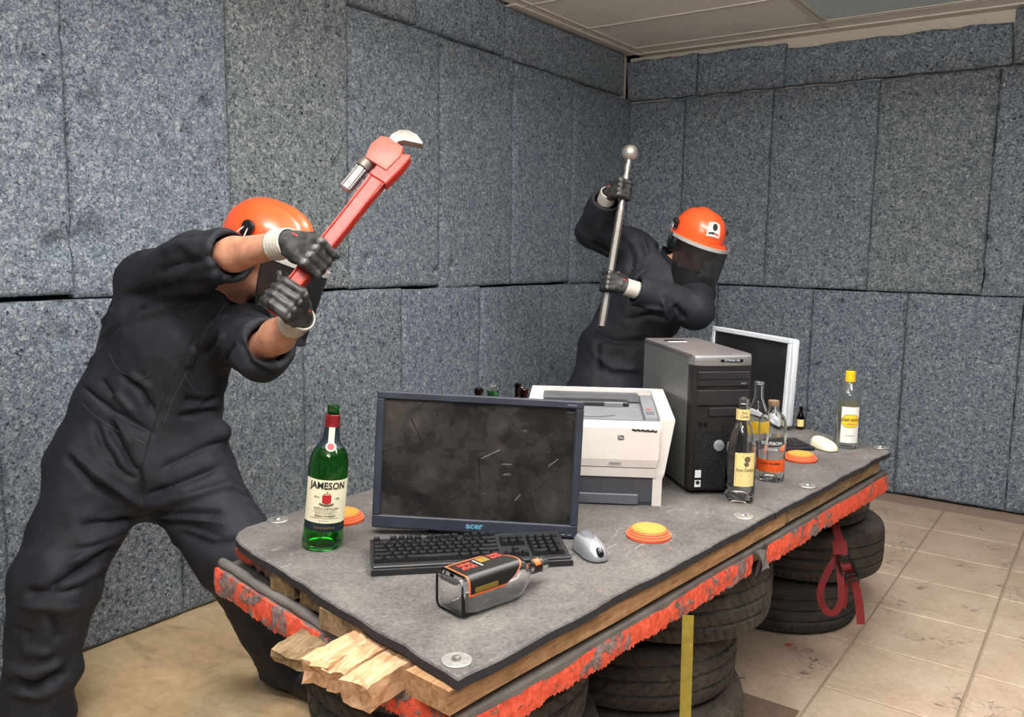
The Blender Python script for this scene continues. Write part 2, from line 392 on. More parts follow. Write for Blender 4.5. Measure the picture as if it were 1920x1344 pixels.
def troffer(x0, x1, y0, y1, e, label):
    cx_, cy_ = (x0+x1)/2, (y0+y1)/2
    t = thing('ceiling_light', label, 'ceiling light', (cx_, cy_, HC+0.012), group='recessed ceiling lights' if not e else 'unseen lamps hung low to light the ceiling')
    fr = Prism(rounded(x1-x0-0.02, y1-y0-0.02, 0.004, 1), 0.022).t(0, 0, -0.015)
    if e:
        for dx in (-0.4, 0.4): obj('hanger_rod', Tube([(dx, 0, 0), (dx, 0, -0.33)], 0.006, 8), 'ceiling_bar', t, local=True)  # rods made up to carry the lowered lamps
    obj('frame', blk(x0+.012-cx_, x1-.012-cx_, y0+.012-cy_, y0+.03-cy_, -.016, 0) + blk(x0+.012-cx_, x1-.012-cx_, y1-.03-cy_, y1-.012-cy_, -.016, 0)
        + blk(x0+.012-cx_, x0+.03-cx_, y0+.03-cy_, y1-.03-cy_, -.016, 0) + blk(x1-.03-cx_, x1-.012-cx_, y0+.03-cy_, y1-.03-cy_, -.016, 0), 'ceiling_bar', t, local=True)
    if e:
        m = NT('lamp_diffuser'); m.set(Base_Color=(0.9, 0.9, 0.9, 1)); m.b.inputs['Emission Color'].default_value = (*LAMP_COL, 1); m.b.inputs['Emission Strength'].default_value = e; mt = m.mat
    else: mt = MAT['lens_dim']
    obj('diffuser', Box(x1-x0-0.058, y1-y0-0.058, 0.008, 0.001).t(0, 0, -0.008) if not e else Box(x1-x0-0.06, 0.30, 0.07, 0.02).t(0, 0, -0.36), mt, t, local=True)  # lit box glows all round and hangs low: uplight added for the ceiling
troffer(-1.548, -0.352, 4.652, 5.238, 0, 'unlit pale ceiling light panel in the drop ceiling by the back wall')
for q, (x0, x1, y0, y1, e) in enumerate(LAMPCELLS): troffer(x0, x1, y0, y1, e, 'unseen lit white lamp, its low hang made up to brighten the ceiling')
# ------------------------------------------------------------------ table materials
T = 0.767
def rubber_mat():
    m = NT('rubber_mat'); g = m.coord('World')
    a = m.noise(g, 7, 4, 0.65, 0.4); b = m.noise(g, 130, 3, 0.7)
    dust = m.ramp(a, [(0.3, srgb(70, 68, 67)), (0.5, srgb(92, 89, 87)), (0.72, srgb(116, 112, 109))])
    dust = m.mix(0.35, dust, m.ramp(b, [(0.35, srgb(48, 47, 47)), (0.65, srgb(122, 119, 117))]))
    sc = m.coord('World', (30, 6, 1)); scm = m.math('MULTIPLY', m.ramp(m.noise(sc, 3.0, 3, 0.6), [(0.60, (0, 0, 0, 1)), (0.68, (1, 1, 1, 1))]), m.ramp(m.noise(g, 5, 1), [(0.55, (0, 0, 0, 1)), (0.62, (1, 1, 1, 1))]))
    dust = m.mix(m.math('MULTIPLY', scm, 0.5), dust, srgb(158, 153, 150))
    vr = m.voro(g, 9); red = m.ramp(vr.outputs['Distance'], [(0.05, (1, 1, 1, 1)), (0.12, (0, 0, 0, 1))]); h = m.n('ShaderNodeSeparateColor'); m.l(vr.outputs['Color'], h.inputs[0])
    rs = m.ramp(h.outputs[0], [(0.75, (0, 0, 0, 1)), (0.8, (1, 1, 1, 1))]); dust = m.mix(m.math('MULTIPLY', m.math('MULTIPLY', red, rs), 0.45), dust, srgb(200, 96, 88))
    ge = m.n('ShaderNodeNewGeometry'); sp = m.n('ShaderNodeSeparateXYZ'); m.l(ge.outputs['Normal'], sp.inputs[0])
    up = m.ramp(sp.outputs[2], [(0.3, (0, 0, 0, 1)), (0.8, (1, 1, 1, 1))])
    m.col(m.mix(up, srgb(50, 50, 54), dust)); m.set(Roughness=0.8); m.b.inputs['Specular IOR Level'].default_value = 0.25; m.bump(b, 0.35, 0.002)
rubber_mat()
plain('rubber_dark', srgb(46, 46, 50), 0.85, spec=0.2, var=0.25, vscale=25, bump=0.3, bscale=180)
plain('rubber_grey', srgb(112, 109, 106), 0.8, spec=0.2, var=0.22, vscale=14, bump=0.3, bscale=150)
def wood(name, c0, c1, c2, sc=(2.5, 2.5, 40), ax='Object'):
    m = NT(name); v = m.coord(ax, sc, 9.0); n1 = m.noise(v, 2.2, 5, 0.65, 0.7); v2 = m.coord(ax, (1, 1, 1), 5.0); n2 = m.noise(v2, 30, 3)
    c = m.ramp(n1, [(0.3, c0), (0.5, c1), (0.7, c2)]); c = m.mix(0.2, c, m.ramp(n2, [(0.4, c0), (0.6, c2)])); m.col(c)
    m.set(Roughness=0.75); m.b.inputs['Specular IOR Level'].default_value = 0.2; m.bump(n1, 0.4, 0.003)
wood('wood_plank', srgb(120, 88, 58), srgb(166, 128, 92), srgb(192, 156, 118), (40, 2.5, 40))
wood('wood_fresh', srgb(150, 102, 70), srgb(192, 150, 112), srgb(216, 184, 152), (40, 6, 40))
wood('wood_old', srgb(96, 78, 56), srgb(138, 114, 86), srgb(168, 146, 116), (40, 2.5, 40))
def chipped():
    m = NT('orange_paint'); g = m.coord('World'); a = m.noise(g, 16, 5, 0.7, 0.8); b = m.noise(g, 70, 4, 0.7); c5 = m.noise(g, 3.0, 2)
    red = m.ramp(b, [(0.3, srgb(206, 72, 48)), (0.55, srgb(238, 98, 72)), (0.75, srgb(246, 136, 110))])
    k = m.math('ADD', m.math('MULTIPLY', a, 0.75), m.math('MULTIPLY', c5, 0.35))
    f = m.ramp(k, [(0.57, (0, 0, 0, 1)), (0.615, (1, 1, 1, 1))])
    m.col(m.mix(f, red, m.ramp(b, [(0.35, srgb(96, 88, 88)), (0.65, srgb(160, 140, 136))])))
    m.set(Roughness=0.75); m.b.inputs['Specular IOR Level'].default_value = 0.25; m.bump(m.math('ADD', b, f), 0.8, 0.004)
chipped()
plain('zinc', srgb(196, 196, 192), 0.4, metal=0.85, var=0.2, vscale=80)
plain('bolt_steel', srgb(170, 168, 164), 0.35, metal=0.9)

pA, pB, pC, pD, pE = (-1.695, 1.185), (-0.808, 0.994), (-0.604, 3.135), (-1.014, 3.364), (-1.64, 3.53)
sF, sB = (-0.6945, 2.185), (-1.675, 2.60)
def edge(p, q, n, j, rough=0.0):
    """points from p towards q (q left out) with a rough line"""
    p, q = np.array(p), np.array(q); d = q - p; nn = np.array([-d[1], d[0]]) / np.linalg.norm(d); o = []
    for k in range(n):
        u = k / n; o.append(tuple(p + d*u + nn * (j * mnoise.noise(Vector((p[0]*3 + u*9, p[1]*5, 1.7))) + rough * random.uniform(-1, 1)) * (1 if k else 0)))
    return o
# the whole bench is one thing
mid = (np.array(pA) + np.array(pC)) / 2
bench = thing('work_table', 'long low table of rubber mats, lumber and chipped orange edging resting on stacks of tyres', 'table', (mid[0], mid[1], T - 0.15))
def slab(poly, z0, z1, b=0.003): return Prism(poly, z1 - z0, b).t(0, 0, z0)
rc = lambda c, d1, d2, r: [tuple(np.array(c) + np.array(d1)*r*(1-math.sin(a)) + np.array(d2)*r*(1-math.cos(a))) for a in np.linspace(0, math.pi/2, 6)]
nearp = edge(pB, sF, 60, 0.006, 0.0010) + edge(sF, sB, 20, 0.002) + edge(sB, (-1.69, 1.29), 20, 0.006) + [(-1.688, 1.25), (-1.672, 1.215), (-1.64, 1.185), (-1.59, 1.165)] + edge((-1.55, 1.155), pB, 40, 0.008, 0.0010)
sF2, sB2 = (sF[0] + 0.0008, sF[1] + 0.006), (sB[0], sB[1] + 0.006)
farp = edge(sF2, pC, 60, 0.006, 0.0012) + edge(pC, pD, 20, 0.006, 0.001) + edge(pD, pE, 16, 0.004) + edge(pE, sB2, 20, 0.004) + edge(sB2, sF2, 20, 0.002)
obj('rubber_mat', slab(nearp, T-0.022, T), 'rubber_mat', bench)
obj('rubber_mat', slab(farp, T-0.022, T-0.001), 'rubber_mat', bench)
# lumber laid lengthwise under the mats
E2 = np.array([pC[0]-pB[0], pC[1]-pB[1]]); LEN = np.linalg.norm(E2); E2 /= LEN; N2 = np.array([-E2[1], E2[0]])
def plank(off, w, s0, s1, mat, jag=0.0, z1=T-0.0225, h=0.042):
    """board along the bench; off = distance of its front face behind the mat's front edge"""
    n = 24; V = []
    for k in range(n + 1):
        u = s0 + (s1-s0)*k/n; e = (jag * random.uniform(-1, 1))
        for dw, z in ((0, z1-h), (w, z1-h), (w, z1), (0, z1)):
            p = np.array(pB) + E2*(u + (e if k in (0, n) else 0)) + N2*(off + dw + 0.001*math.sin(u*7 + dw*30)); V.append((p[0], p[1], z + 0.0008*math.sin(u*11)*(1 if z < z1 else 0)))
    F = [(a*4+k, a*4+(k+1) % 4, (a+1)*4+(k+1) % 4, (a+1)*4+k) for a in range(n) for k in range(4)] + [(3, 2, 1, 0), tuple(n*4+k for k in range(4))]
    return obj('plank', G(V, F), mat, bench)
plank(0.012, 0.105, -0.012, 1.30, 'wood_plank', 0.006)
plank(0.016, 0.105, 1.303, LEN-0.05, 'wood_old', 0.004)
plank(0.29, 0.14, 0.05, 1.9, 'wood_old', 0.008)
plank(0.46, 0.09, 0.075, 1.9, 'wood_old', 0.008)
plank(0.575, 0.09, 0.085, 1.9, 'wood_old', 0.008)
plank(0.79, 0.07, 0.26, 1.9, 'wood_old', 0.01)
plank(0.17, 0.06, 0.16, 1.6, 'wood_old', 0.01)
# dark rubber pad between lumber and deck
def off_poly(f, e0, e1): # rectangle set off from the front edge
    a = np.array(pB) + N2*f[0]; b = np.array(pB) + N2*f[1]
    return [tuple(a + E2*e0), tuple(a + E2*e1), tuple(b + E2*e1), tuple(b + E2*e0)]
obj('rubber_pad', slab(off_poly((0.034, 0.19), 0.10, LEN-0.03), T-0.080, T-0.066, 0.002), 'rubber_dark', bench)
ZD = T - 0.082
dA, dB, dC = atz(406, 1062, ZD)[:2], np.array(pB) + E2*0.018 + N2*0.016, np.array(pB) + E2*2.19 + N2*0.016
dD = (-1.05, 3.38)
deckp = edge(dB, dC, 50, 0.006, 0.001) + edge(dC, dD, 12, 0.004) + edge(dD, (-1.66, 3.5), 8, 0.003) + edge((-1.66, 3.5), dA, 20, 0.003) + edge(dA, dB, 30, 0.006, 0.001)
obj('deck_board', slab(deckp, ZD-0.022, ZD, 0.004), 'rubber_grey', bench)
# deck frame under the board
def beam(p, q, w, z0, z1, mat, name):
    p, q = np.array(p), np.array(q); d = (q-p)/np.linalg.norm(q-p); n = np.array([-d[1], d[0]])*w
    return obj(name, slab([tuple(p), tuple(q), tuple(q+n), tuple(p+n)], z0, z1, 0.002), mat, bench)
beam(np.array(dB)+N2*0.05+E2*.05, np.array(dC)+N2*0.03, 0.06, ZD-0.075, ZD-0.02, 'wood_old', 'deck_beam')
beam(np.array(dA)+E2*0.06, np.array(dA)+E2*2.2, -0.06, ZD-0.075, ZD-0.02, 'wood_old', 'deck_beam')
beam(np.array(dA)+E2*.03, np.array(dB)+E2*.03, 0.06, ZD-0.075, ZD-0.02, 'wood_old', 'deck_beam')
# ragged orange edging: thick torn strip with a rough outline
def edging(p, q, n, h, th, name='painted_edge', top=ZD-0.014, tear=0.0065, seed=0):
    p, q = np.array(p, float), np.array(q, float); d = q-p; L = np.linalg.norm(d); d /= L; nn = np.array([d[1], -d[0]]); V = []
    rows = 5
    for k in range(n + 1):
        u = L*k/n; c = p + d*u
        a = mnoise.noise(Vector((u*14, seed, 0.3))) + 0.6*mnoise.noise(Vector((u*45, seed, 1.3))) + 0.5*random.uniform(-1, 1)
        b = mnoise.noise(Vector((u*11, seed+4, 0.3))) + 0.7*mnoise.noise(Vector((u*50, seed+3, 0.9))) + 0.6*random.uniform(-1, 1)
        zt = top - tear*0.35*max(0, a); zb = top - h - tear*b
        for r in range(rows + 1):
            w = r/rows; z = zt + (zb-zt)*w; o = th*(0.55 + 0.45*math.sin(w*math.pi)) + 0.004*mnoise.noise(Vector((u*30, z*60, seed)))
            V.append((c[0]+nn[0]*o, c[1]+nn[1]*o, z))
        V.append((c[0]-nn[0]*0.004, c[1]-nn[1]*0.004, zb + 0.004)); V.append((c[0]-nn[0]*0.004, c[1]-nn[1]*0.004, zt))
    m = rows + 3
    F = [(k*m+r, (k+1)*m+r, (k+1)*m+(r+1) % m, k*m+(r+1) % m) for k in range(n) for r in range(m)] + [tuple(range(m))[::-1], tuple(n*m+r for r in range(m))]
    return obj(name, G(V, F), 'orange_paint', bench, smooth=40)
fr = lambda u: np.array(dB) + (np.array(dC)-np.array(dB))*u
edging(fr(0.0), fr(0.498), 260, 0.050, 0.006, seed=1)
edging(fr(0.535), fr(1.0), 200, 0.056, 0.007, seed=2)
en = lambda u: np.array(dA) + (np.array(dB)-np.array(dA))*u
edging(en(0.0), en(0.56), 150, 0.060, 0.008, tear=0.006, top=ZD-0.002, seed=3)
edging(en(0.585), en(1.0), 110, 0.056, 0.008, tear=0.007, top=ZD-0.004, seed=4)
# grey padded roll along the left end of the deck and a painted block over it
pr = [(*(np.array(en(u)) + E2*0.014), ZD + 0.006 + 0.002*math.sin(u*20)) for u in np.linspace(0.0, 0.6, 30)]
obj('padded_roll', Tube(pr, [0.012 + 0.001*math.sin(k*1.3) for k in range(30)], 10), 'rubber_grey', bench, smooth=True)
u0 = np.array(pA) + np.array([0.03, 0.012]); u1 = np.array(pA) + np.array([0.215, -0.024])
edging((u0[0], u0[1]+.012), (u1[0], u1[1]+.012), 50, 0.036, 0.006, 'painted_edge', T-0.024, 0.008, 5)
obj('wood_block', slab([tuple(u0+[0, .022]), tuple(u1+[0, .022]), tuple(u1+[.02, .2]), tuple(u0+[.02, .2])], T-0.064, T-0.023, 0.003), 'wood_old', bench)
# torn flap hanging from the front edging
fp = fr(0.515); V = []
fl = GridSurf(8, 8, lambda u, v: (fp[0] + E2[0]*(u-0.5)*0.07*(1-0.3*v) + 0.016 + 0.012*math.sin(v*3+u*4), fp[1] + E2[1]*(u-0.5)*0.075*(1-0.3*v) + 0.004*math.sin(u*9), ZD - 0.075*v - 0.012*math.sin(u*5)*v))
fl = fl + G(fl.V + np.array([-0.006, 0, 0]), [f[::-1] for f in fl.F])
obj('torn_flap', fl, 'rubber_grey', bench, smooth=True)
# broken board ends sticking out at the left end
def shard(p, q, w, h, mat, seed, cut=0.5):
    p, q = np.array(p), np.array(q); d = q-p; L = np.linalg.norm(d); d /= L; s = np.cross(d, [0, 0, 1]); s /= np.linalg.norm(s); up = np.cross(s, d)
    n, V, rnd = 10, [], random.Random(seed); ring = [(-.5, -.5), (-.17, -.5), (.17, -.5), (.5, -.5), (.5, 0), (.5, .5), (.2, .46), (.05, .5), (-.2, .44), (-.5, .5), (-.5, 0)]
    for k in range(n + 1):
        for a, b in ring:
            e = (rnd.uniform(-0.006, 0.006) if k == n else 0) + (cut*a*0.03 if k == n else 0)
            x = p + d*(L*k/n + e) + s*(a*w + 0.0025*rnd.uniform(-1, 1)) + up*(b*h + 0.0022*rnd.uniform(-1, 1) - (0.006*rnd.random() if k == n else 0)); V.append(x)
    m = len(ring); F = [(k*m+r, k*m+(r+1) % m, (k+1)*m+(r+1) % m, (k+1)*m+r) for k in range(n) for r in range(m)] + [tuple(range(m))[::-1]]
    c = len(V); V.append(p + d*(L - 0.004)); F += [(n*m+r, n*m+(r+1) % m, c) for r in range(m)]
    return obj('broken_board', G(V, F), mat, bench)
shard(atz(716, 1190, T-0.047), atz(590, 1262, T-0.062), 0.058, 0.042, 'wood_fresh', 3)
shard(atz(742, 1205, T-0.044), atz(632, 1275, T-0.066), 0.046, 0.044, 'wood_fresh', 5)
shard(atz(788, 1226, T-0.044), atz(668, 1300, T-0.070), 0.062, 0.046, 'wood_fresh', 8)
shard(atz(640, 1178, T-0.098), atz(545, 1238, T-0.116), 0.10, 0.03, 'wood_old', 12)
# fender washers holding the mats down
for (px, py) in ((521, 975), (856, 1238), (1394, 968), (1515, 911), (1651, 839)):
    p = atz(px, py, T)
    w = obj('washer', Lathe([(0.004, 0.0), (0.026, 0.0), (0.027, 0.0012), (0.0255, 0.0025), (0.0045, 0.0025), (0.004, 0.0)], 28).t(p[0], p[1], T), 'zinc', bench, smooth=40)
    g = Lathe([(0.0, 0.0025), (0.0085, 0.0025), (0.009, 0.005), (0.0075, 0.0072), (0.0, 0.008)], 6).t(p[0], p[1], T)
    obj('bolt', g.t(*(-np.array(bench.location))), 'bolt_steel', w, local=True)

# ------------------------------------------------------------------ tyres
def tyre_mat(name, c, d):
    m = NT(name); g = m.coord('World'); a = m.noise(g, 9, 4, 0.65); b = m.noise(g, 90, 2)
    m.col(m.mix(0.3, m.ramp(a, [(0.35, c), (0.7, d)]), m.ramp(b, [(0.35, c), (0.7, d)]))); m.set(Roughness=0.72); m.b.inputs['Specular IOR Level'].default_value = 0.3
    m.bump(b, 0.2, 0.002)
tyre_mat('tyre_rubber', srgb(42, 40, 38), srgb(82, 77, 71)); tyre_mat('tyre_dusty', srgb(52, 48, 44), srgb(98, 90, 82))
def tyre(x, y, z0, R, w, pattern, label, mat='tyre_rubber', na=240, ang=0.0):
    rows = []; hw = w/2; ri = R*0.62
    side = [(ri, -hw*0.80), (ri+0.006, -hw*0.92), (ri+0.03, -hw*0.99), (R-0.075, -hw), (R-0.055, -hw*0.985), (R-0.05, -hw*0.992), (R-0.035, -hw*0.96), (R-0.018, -hw*0.90)]
    tz = np.linspace(-0.84, 0.84, 25)
    prof = side + [(R - 0.010*abs(q/0.84)**4, q*hw) for q in tz] + [(r, -z) for r, z in side[::-1]]
    inner = [(ri+0.004, hw*0.70), (ri+0.03, hw*0.84), (R-0.03, hw*0.80), (R-0.022, 0), (R-0.03, -hw*0.80), (ri+0.03, -hw*0.84), (ri+0.004, -hw*0.70)]
    prof = np.array(prof + inner); m = len(prof); s0 = len(side); A = np.linspace(0, 2*math.pi, na, endpoint=False)
    rr = np.repeat(prof[:, 0][None, :], na, 0); zz = np.repeat(prof[:, 1][None, :], na, 0); aa = np.repeat(A[:, None], m, 1)
    q = zz/hw; tread = np.zeros((na, m), bool); tread[:, s0:s0+25] = True
    gr = np.zeros((na, m))
    for c in ((-0.42, 0.0, 0.42) if pattern != 'five' else (-0.56, -0.2, 0.2, 0.56)): gr = np.maximum(gr, np.clip(1 - np.abs(q-c)/0.075, 0, 1))
    if pattern == 'slash': ph = aa*66/(2*math.pi) + q*1.6; lat = ((ph % 1) < 0.22) & (np.abs(q) > 0.05)
    elif pattern == 'vee': ph = aa*44/(2*math.pi) + np.abs(q)*2.6; lat = ((ph % 1) < 0.2)
    elif pattern == 'zig': ph = aa*70/(2*math.pi) + 0.35*np.sin(q*22); lat = ((ph % 1) < 0.25)
    else: ph = aa*80/(2*math.pi) + q*0.3; lat = ((ph % 1) < 0.2) & (np.abs(q) > 0.6)
    dep = np.maximum(gr*0.0085, lat*0.0055) * tread; rr = rr - dep
    # moulded rim lines on the sidewalls
    V = np.stack([rr*np.cos(aa+ang), rr*np.sin(aa+ang), zz + z0 + hw], 2).reshape(-1, 3) + np.array([x, y, 0])
    i = np.arange(na); j = np.arange(m); I, J = np.meshgrid(i, j, indexing='ij'); i2 = (I+1) % na; j2 = (J+1) % m
    F = np.stack([I*m+J, i2*m+J, i2*m+j2, I*m+j2], 2).reshape(-1, 4).tolist()
    o = bpy.data.objects.new('tyre', None)
    bpy.data.objects.remove(o)
    o = obj('tyre', G(V - np.array([x, y, z0]), F), mat, smooth=35); o.location = (x, y, z0)
    return tag(o, label, 'tyre', 'tyres stacked under the table')
sn = (-1.18, 1.42)
ZT = ZD - 0.076
hN = ZT/3
tyre(sn[0], sn[1], 0.0, 0.32, hN-0.001, 'zig', 'bottom tyre of the stack under the near left end of the table', 'tyre_rubber')
tyre(sn[0]+.02, sn[1]+.02, hN, 0.325, hN-0.001, 'slash', 'middle tyre of the stack under the near left end of the table', 'tyre_rubber')
tyre(sn[0], sn[1], 2*hN, 0.32, hN-0.001, 'vee', 'top tyre of the stack under the near left end of the table', 'tyre_rubber')
cm = atz(1186, 1310, 0.1)
tyre(cm[0], cm[1], 0.0, 0.325, hN-0.001, 'zig', 'dusty bottom tyre with zigzag tread behind the yellow strap', 'tyre_dusty', 320)
tyre(cm[0]-.02, cm[1]+.015, hN, 0.31, hN-0.001, 'vee', 'worn tyre with swept grooves between two others behind the yellow strap', 'tyre_rubber', 320)
tyre(cm[0]+.05, cm[1]+.06, 2*hN, 0.32, hN-0.001, 'slash', 'top tyre with slanted tread blocks behind the yellow strap', 'tyre_rubber', 320)
tyre(-1.05, 3.385, 0.0, 0.315, hN-0.001, 'rib', 'bottom tyre of the far stack with the red strap end beside it', 'tyre_rubber')
tyre(-0.985, 3.44, hN, 0.32, hN-0.001, 'rib', 'wide middle tyre of the far stack behind the red ratchet buckle', 'tyre_rubber')
tyre(-1.01, 3.42, 2*hN, 0.285, hN-0.001, 'five', 'small top tyre of the far stack under the table end', 'tyre_rubber')

# ------------------------------------------------------------------ straps
plain('strap_yellow', srgb(146, 130, 48), 0.8, var=0.25, vscale=40, bump=0.3, bscale=300)
plain('strap_red', srgb(122, 27, 31), 0.75, var=0.2, vscale=50, bump=0.3, bscale=300)
plain('black_steel', srgb(30, 29, 29), 0.4, metal=0.6)
sx = fr(0.328) + np.array([0.012, 0])
ys_ = thing('tension_strap', 'yellow webbing strap running straight down from the table edge to the floor', 'strap', (sx[0], sx[1], 0))
zz = np.linspace(ZD-0.05, 0.006, 14); vd = np.array([0.5, -0.86, 0])
obj('webbing', Ribbon([(sx[0]+0.012+0.03*(ZD-0.05-z), sx[1]-0.03*(ZD-0.05-z), z) for z in zz], [vd]*14, 0.026, 0.002), 'strap_yellow', ys_)
obj('anchor_plate', Box(0.05, 0.05, 0.006, 0.002).t(sx[0]+0.03, sx[1]-0.02, 0.003), 'black_steel', ys_)
rs = thing('ratchet_strap', 'red ratchet strap with hanging loop and black buckle by the far tyres', 'strap', (*fr(0.8), 0.3))
vr_ = np.array([0.25, -0.95, 0.15])
def band(pts, d, w=0.026, th=0.002, name='webbing'):
    P3 = [at(px, py, dd) for px, py, dd in pts]
    Q = []
    for a, b, c, e in zip([P3[0]]+P3[:-2], P3[:-1], P3[1:], P3[2:]+[P3[-1]]):
        for u in np.linspace(0, 1, 5, endpoint=False): Q.append(0.5*((2*b) + (-a+c)*u + (2*a-5*b+4*c-e)*u*u + (-a+3*b-3*c+e)*u**3))
    Q.append(P3[-1]); return obj(name, Ribbon(Q, [vr_]*len(Q), w, th), 'strap_red', rs)
D0 = 2.86
band([(1556, 955, 2.93), (1566, 985, D0), (1580, 1030, D0-.02)], D0)
band([(1574, 1012, D0-.02), (1576, 1040, D0-.03)], D0, 0.045, 0.006, 'strap_wrap')
band([(1573, 1038, D0-.02), (1550, 1075, D0-.02), (1538, 1110, D0-.02), (1545, 1140, D0-.02), (1562, 1149, D0-.03), (1576, 1130, D0-.04), (1577, 1095, D0-.04), (1572, 1050, D0-.03)], D0, 0.022)
band([(1590, 1060, D0-.03), (1606, 1105, D0-.02), (1612, 1140, D0-.02), (1614, 1170, D0-.02)], D0, 0.026)
band([(1588, 1085, D0-.02), (1586, 1115, D0-.02), (1583, 1140, D0-.01)], D0, 0.012)
bc = at(1588, 1062, D0-.035); axd = at(1596, 1082, D0-.035) - at(1580, 1040, D0-.035); axd /= np.linalg.norm(axd); sd = np.cross(axd, vr_); sd /= np.linalg.norm(sd); up_ = np.cross(sd, axd)
M3 = np.stack([sd, axd, up_], 1)
bk = obj('ratchet_buckle', (Box(0.004, 0.075, 0.03, 0.001).t(-0.02) + Box(0.004, 0.075, 0.03, 0.001).t(0.02)), 'black_steel', rs) if False else None
frm = Box(0.004, 0.08, 0.026, 0.001).t(-0.019) + Box(0.004, 0.08, 0.026, 0.001).t(0.019) + Tube([(-0.021, 0.03, 0), (0.021, 0.03, 0)], 0.006, 10) + Tube([(-0.021, -0.028, 0.004), (0.021, -0.028, 0.004)], 0.007, 10)
b1 = obj('ratchet_buckle', frm.m(M3, bc), 'black_steel', rs)
hd = Box(0.005, 0.07, 0.010, 0.001).t(-0.024, 0.01, 0.010) + Box(0.005, 0.07, 0.010, 0.001).t(0.024, 0.01, 0.010) + Tube([(-0.026, 0.044, 0.010), (0.026, 0.044, 0.010)], 0.005, 10)
obj('buckle_handle', hd.m(M3, bc).t(*(-np.array(rs.location))), 'black_steel', b1, local=True)
obj('strap_spool', Tube([bc - sd*0.013, bc + sd*0.013], 0.012, 12).t(*(-np.array(rs.location))), 'strap_red', b1, local=True)
# a flake of orange paint on the floor
p = atz(1473, 1209, 0.0)
tag(obj('paint_chip', Prism([(0, 0), (.018, .003), (.022, .012), (.01, .016), (-.003, .009)], 0.003, 0.0008).t(p[0], p[1], 0.0005), 'orange_paint'), 'tiny orange paint chip on the floor in front of the far tyres', 'paint chip')
# ------------------------------------------------------------------ things on the table: materials
plain('black_plastic', srgb(34, 34, 36), 0.42, spec=0.45, var=0.15, vscale=20)
plain('black_gloss', srgb(16, 16, 18), 0.15, spec=0.5)
plain('key_black', srgb(30, 30, 31), 0.26, spec=0.5)
plain('bezel_blue', srgb(44, 48, 60), 0.45, spec=0.4, var=0.25, vscale=15)
plain('bezel_white', srgb(206, 210, 216), 0.45, var=0.05)
plain('printer_white', srgb(214, 209, 203), 0.5, var=0.04, vscale=12)
plain('printer_grey', srgb(108, 110, 114), 0.5, var=0.12, vscale=14)
plain('printer_dark', srgb(66, 67, 74), 0.5, var=0.1, vscale=14)
plain('tower_grey', srgb(100, 101, 100), 0.42, metal=0.25, var=0.08, vscale=6)
plain('tower_top', srgb(84, 80, 80), 0.45, var=0.25, vscale=9)
plain('tower_silver', srgb(140, 140, 140), 0.35, metal=0.5, var=0.1)
plain('tower_black', srgb(28, 26, 26), 0.5, spec=0.4)
plain('silver_plastic', srgb(150, 152, 158), 0.3, metal=0.35)
plain('grey_plastic', srgb(88, 90, 98), 0.4)
plain('mouse_white', srgb(222, 212, 188), 0.35)
plain('ink_black', srgb(26, 24, 24), 0.6); plain('ink_blue', srgb(90, 150, 180), 0.5); plain('ink_grey', srgb(120, 124, 130), 0.5); plain('ink_brown', srgb(96, 84, 60), 0.6)
plain('ink_red', srgb(176, 34, 40), 0.5); plain('ink_gold', srgb(150, 120, 70), 0.5); plain('ink_bright_red', srgb(226, 66, 54), 0.5); plain('ink_pale', srgb(214, 220, 226), 0.5)
plain('paper_cream', srgb(232, 226, 196), 0.6, var=0.03); plain('paper_yellow', srgb(226, 208, 142), 0.6, var=0.05); plain('paper_white', srgb(226, 226, 220), 0.6)
plain('paper_navy', srgb(14, 34, 42), 0.5); plain('foil_red', srgb(128, 26, 34), 0.35, metal=0.2, var=0.2, vscale=60); plain('foil_yellow', srgb(236, 178, 20), 0.4); plain('paper_back', srgb(196, 196, 160), 0.6)
plain('label_black', srgb(24, 22, 20), 0.4); plain('label_orange', srgb(232, 92, 28), 0.5, var=0.06, vscale=90); plain('label_gold', srgb(120, 100, 30), 0.5); plain('label_border', srgb(226, 96, 40), 0.45); plain('label_lemon', srgb(238, 194, 44), 0.5)
plain('cork_brown', srgb(120, 100, 78), 0.6); plain('clay_edge', srgb(240, 98, 60), 0.65, var=0.06, vscale=40); plain('clay_top', srgb(250, 140, 56), 0.65, var=0.06, vscale=40)
def dusty_screen():
    m = NT('dusty_screen'); v = m.coord('Object'); a = m.noise(v, 5, 5, 0.6, 0.5); b = m.noise(v, 26, 4, 0.7, 0.3)
    k = m.math('MULTIPLY', m.ramp(a, [(0.36, (0.05, 0.05, 0.05, 1)), (0.72, (1, 1, 1, 1))]), m.ramp(b, [(0.35, (0.35, 0.35, 0.35, 1)), (0.7, (1, 1, 1, 1))]))
    vs = m.coord('Object', (14, 1, 60)); sc = m.ramp(m.noise(vs, 1.4, 2), [(0.70, (0, 0, 0, 1)), (0.74, (1, 1, 1, 1))])
    c = m.mix(m.math('MULTIPLY', k, 0.75), srgb(20, 19, 19), srgb(84, 78, 72)); c = m.mix(m.math('MULTIPLY', sc, 0.25), c, srgb(150, 145, 138))
    m.col(c); m.l(m.ramp(k, [(0.0, (0.16, 0.16, 0.16, 1)), (1.0, (0.65, 0.65, 0.65, 1))]), m.b.inputs['Roughness'])
dusty_screen()
def matte_screen():
    m = NT('matte_screen'); v = m.coord('Object'); a = m.noise(v, 9, 4, 0.7); m.col(m.ramp(a, [(0.4, srgb(20, 20, 21)), (0.75, srgb(42, 42, 43))])); m.set(Roughness=0.45)
matte_screen()
def glass(name, c, rough=0.02):
    m = NT(name); m.set(Base_Color=c, Roughness=rough, IOR=1.45); m.b.inputs['Transmission Weight'].default_value = 1.0
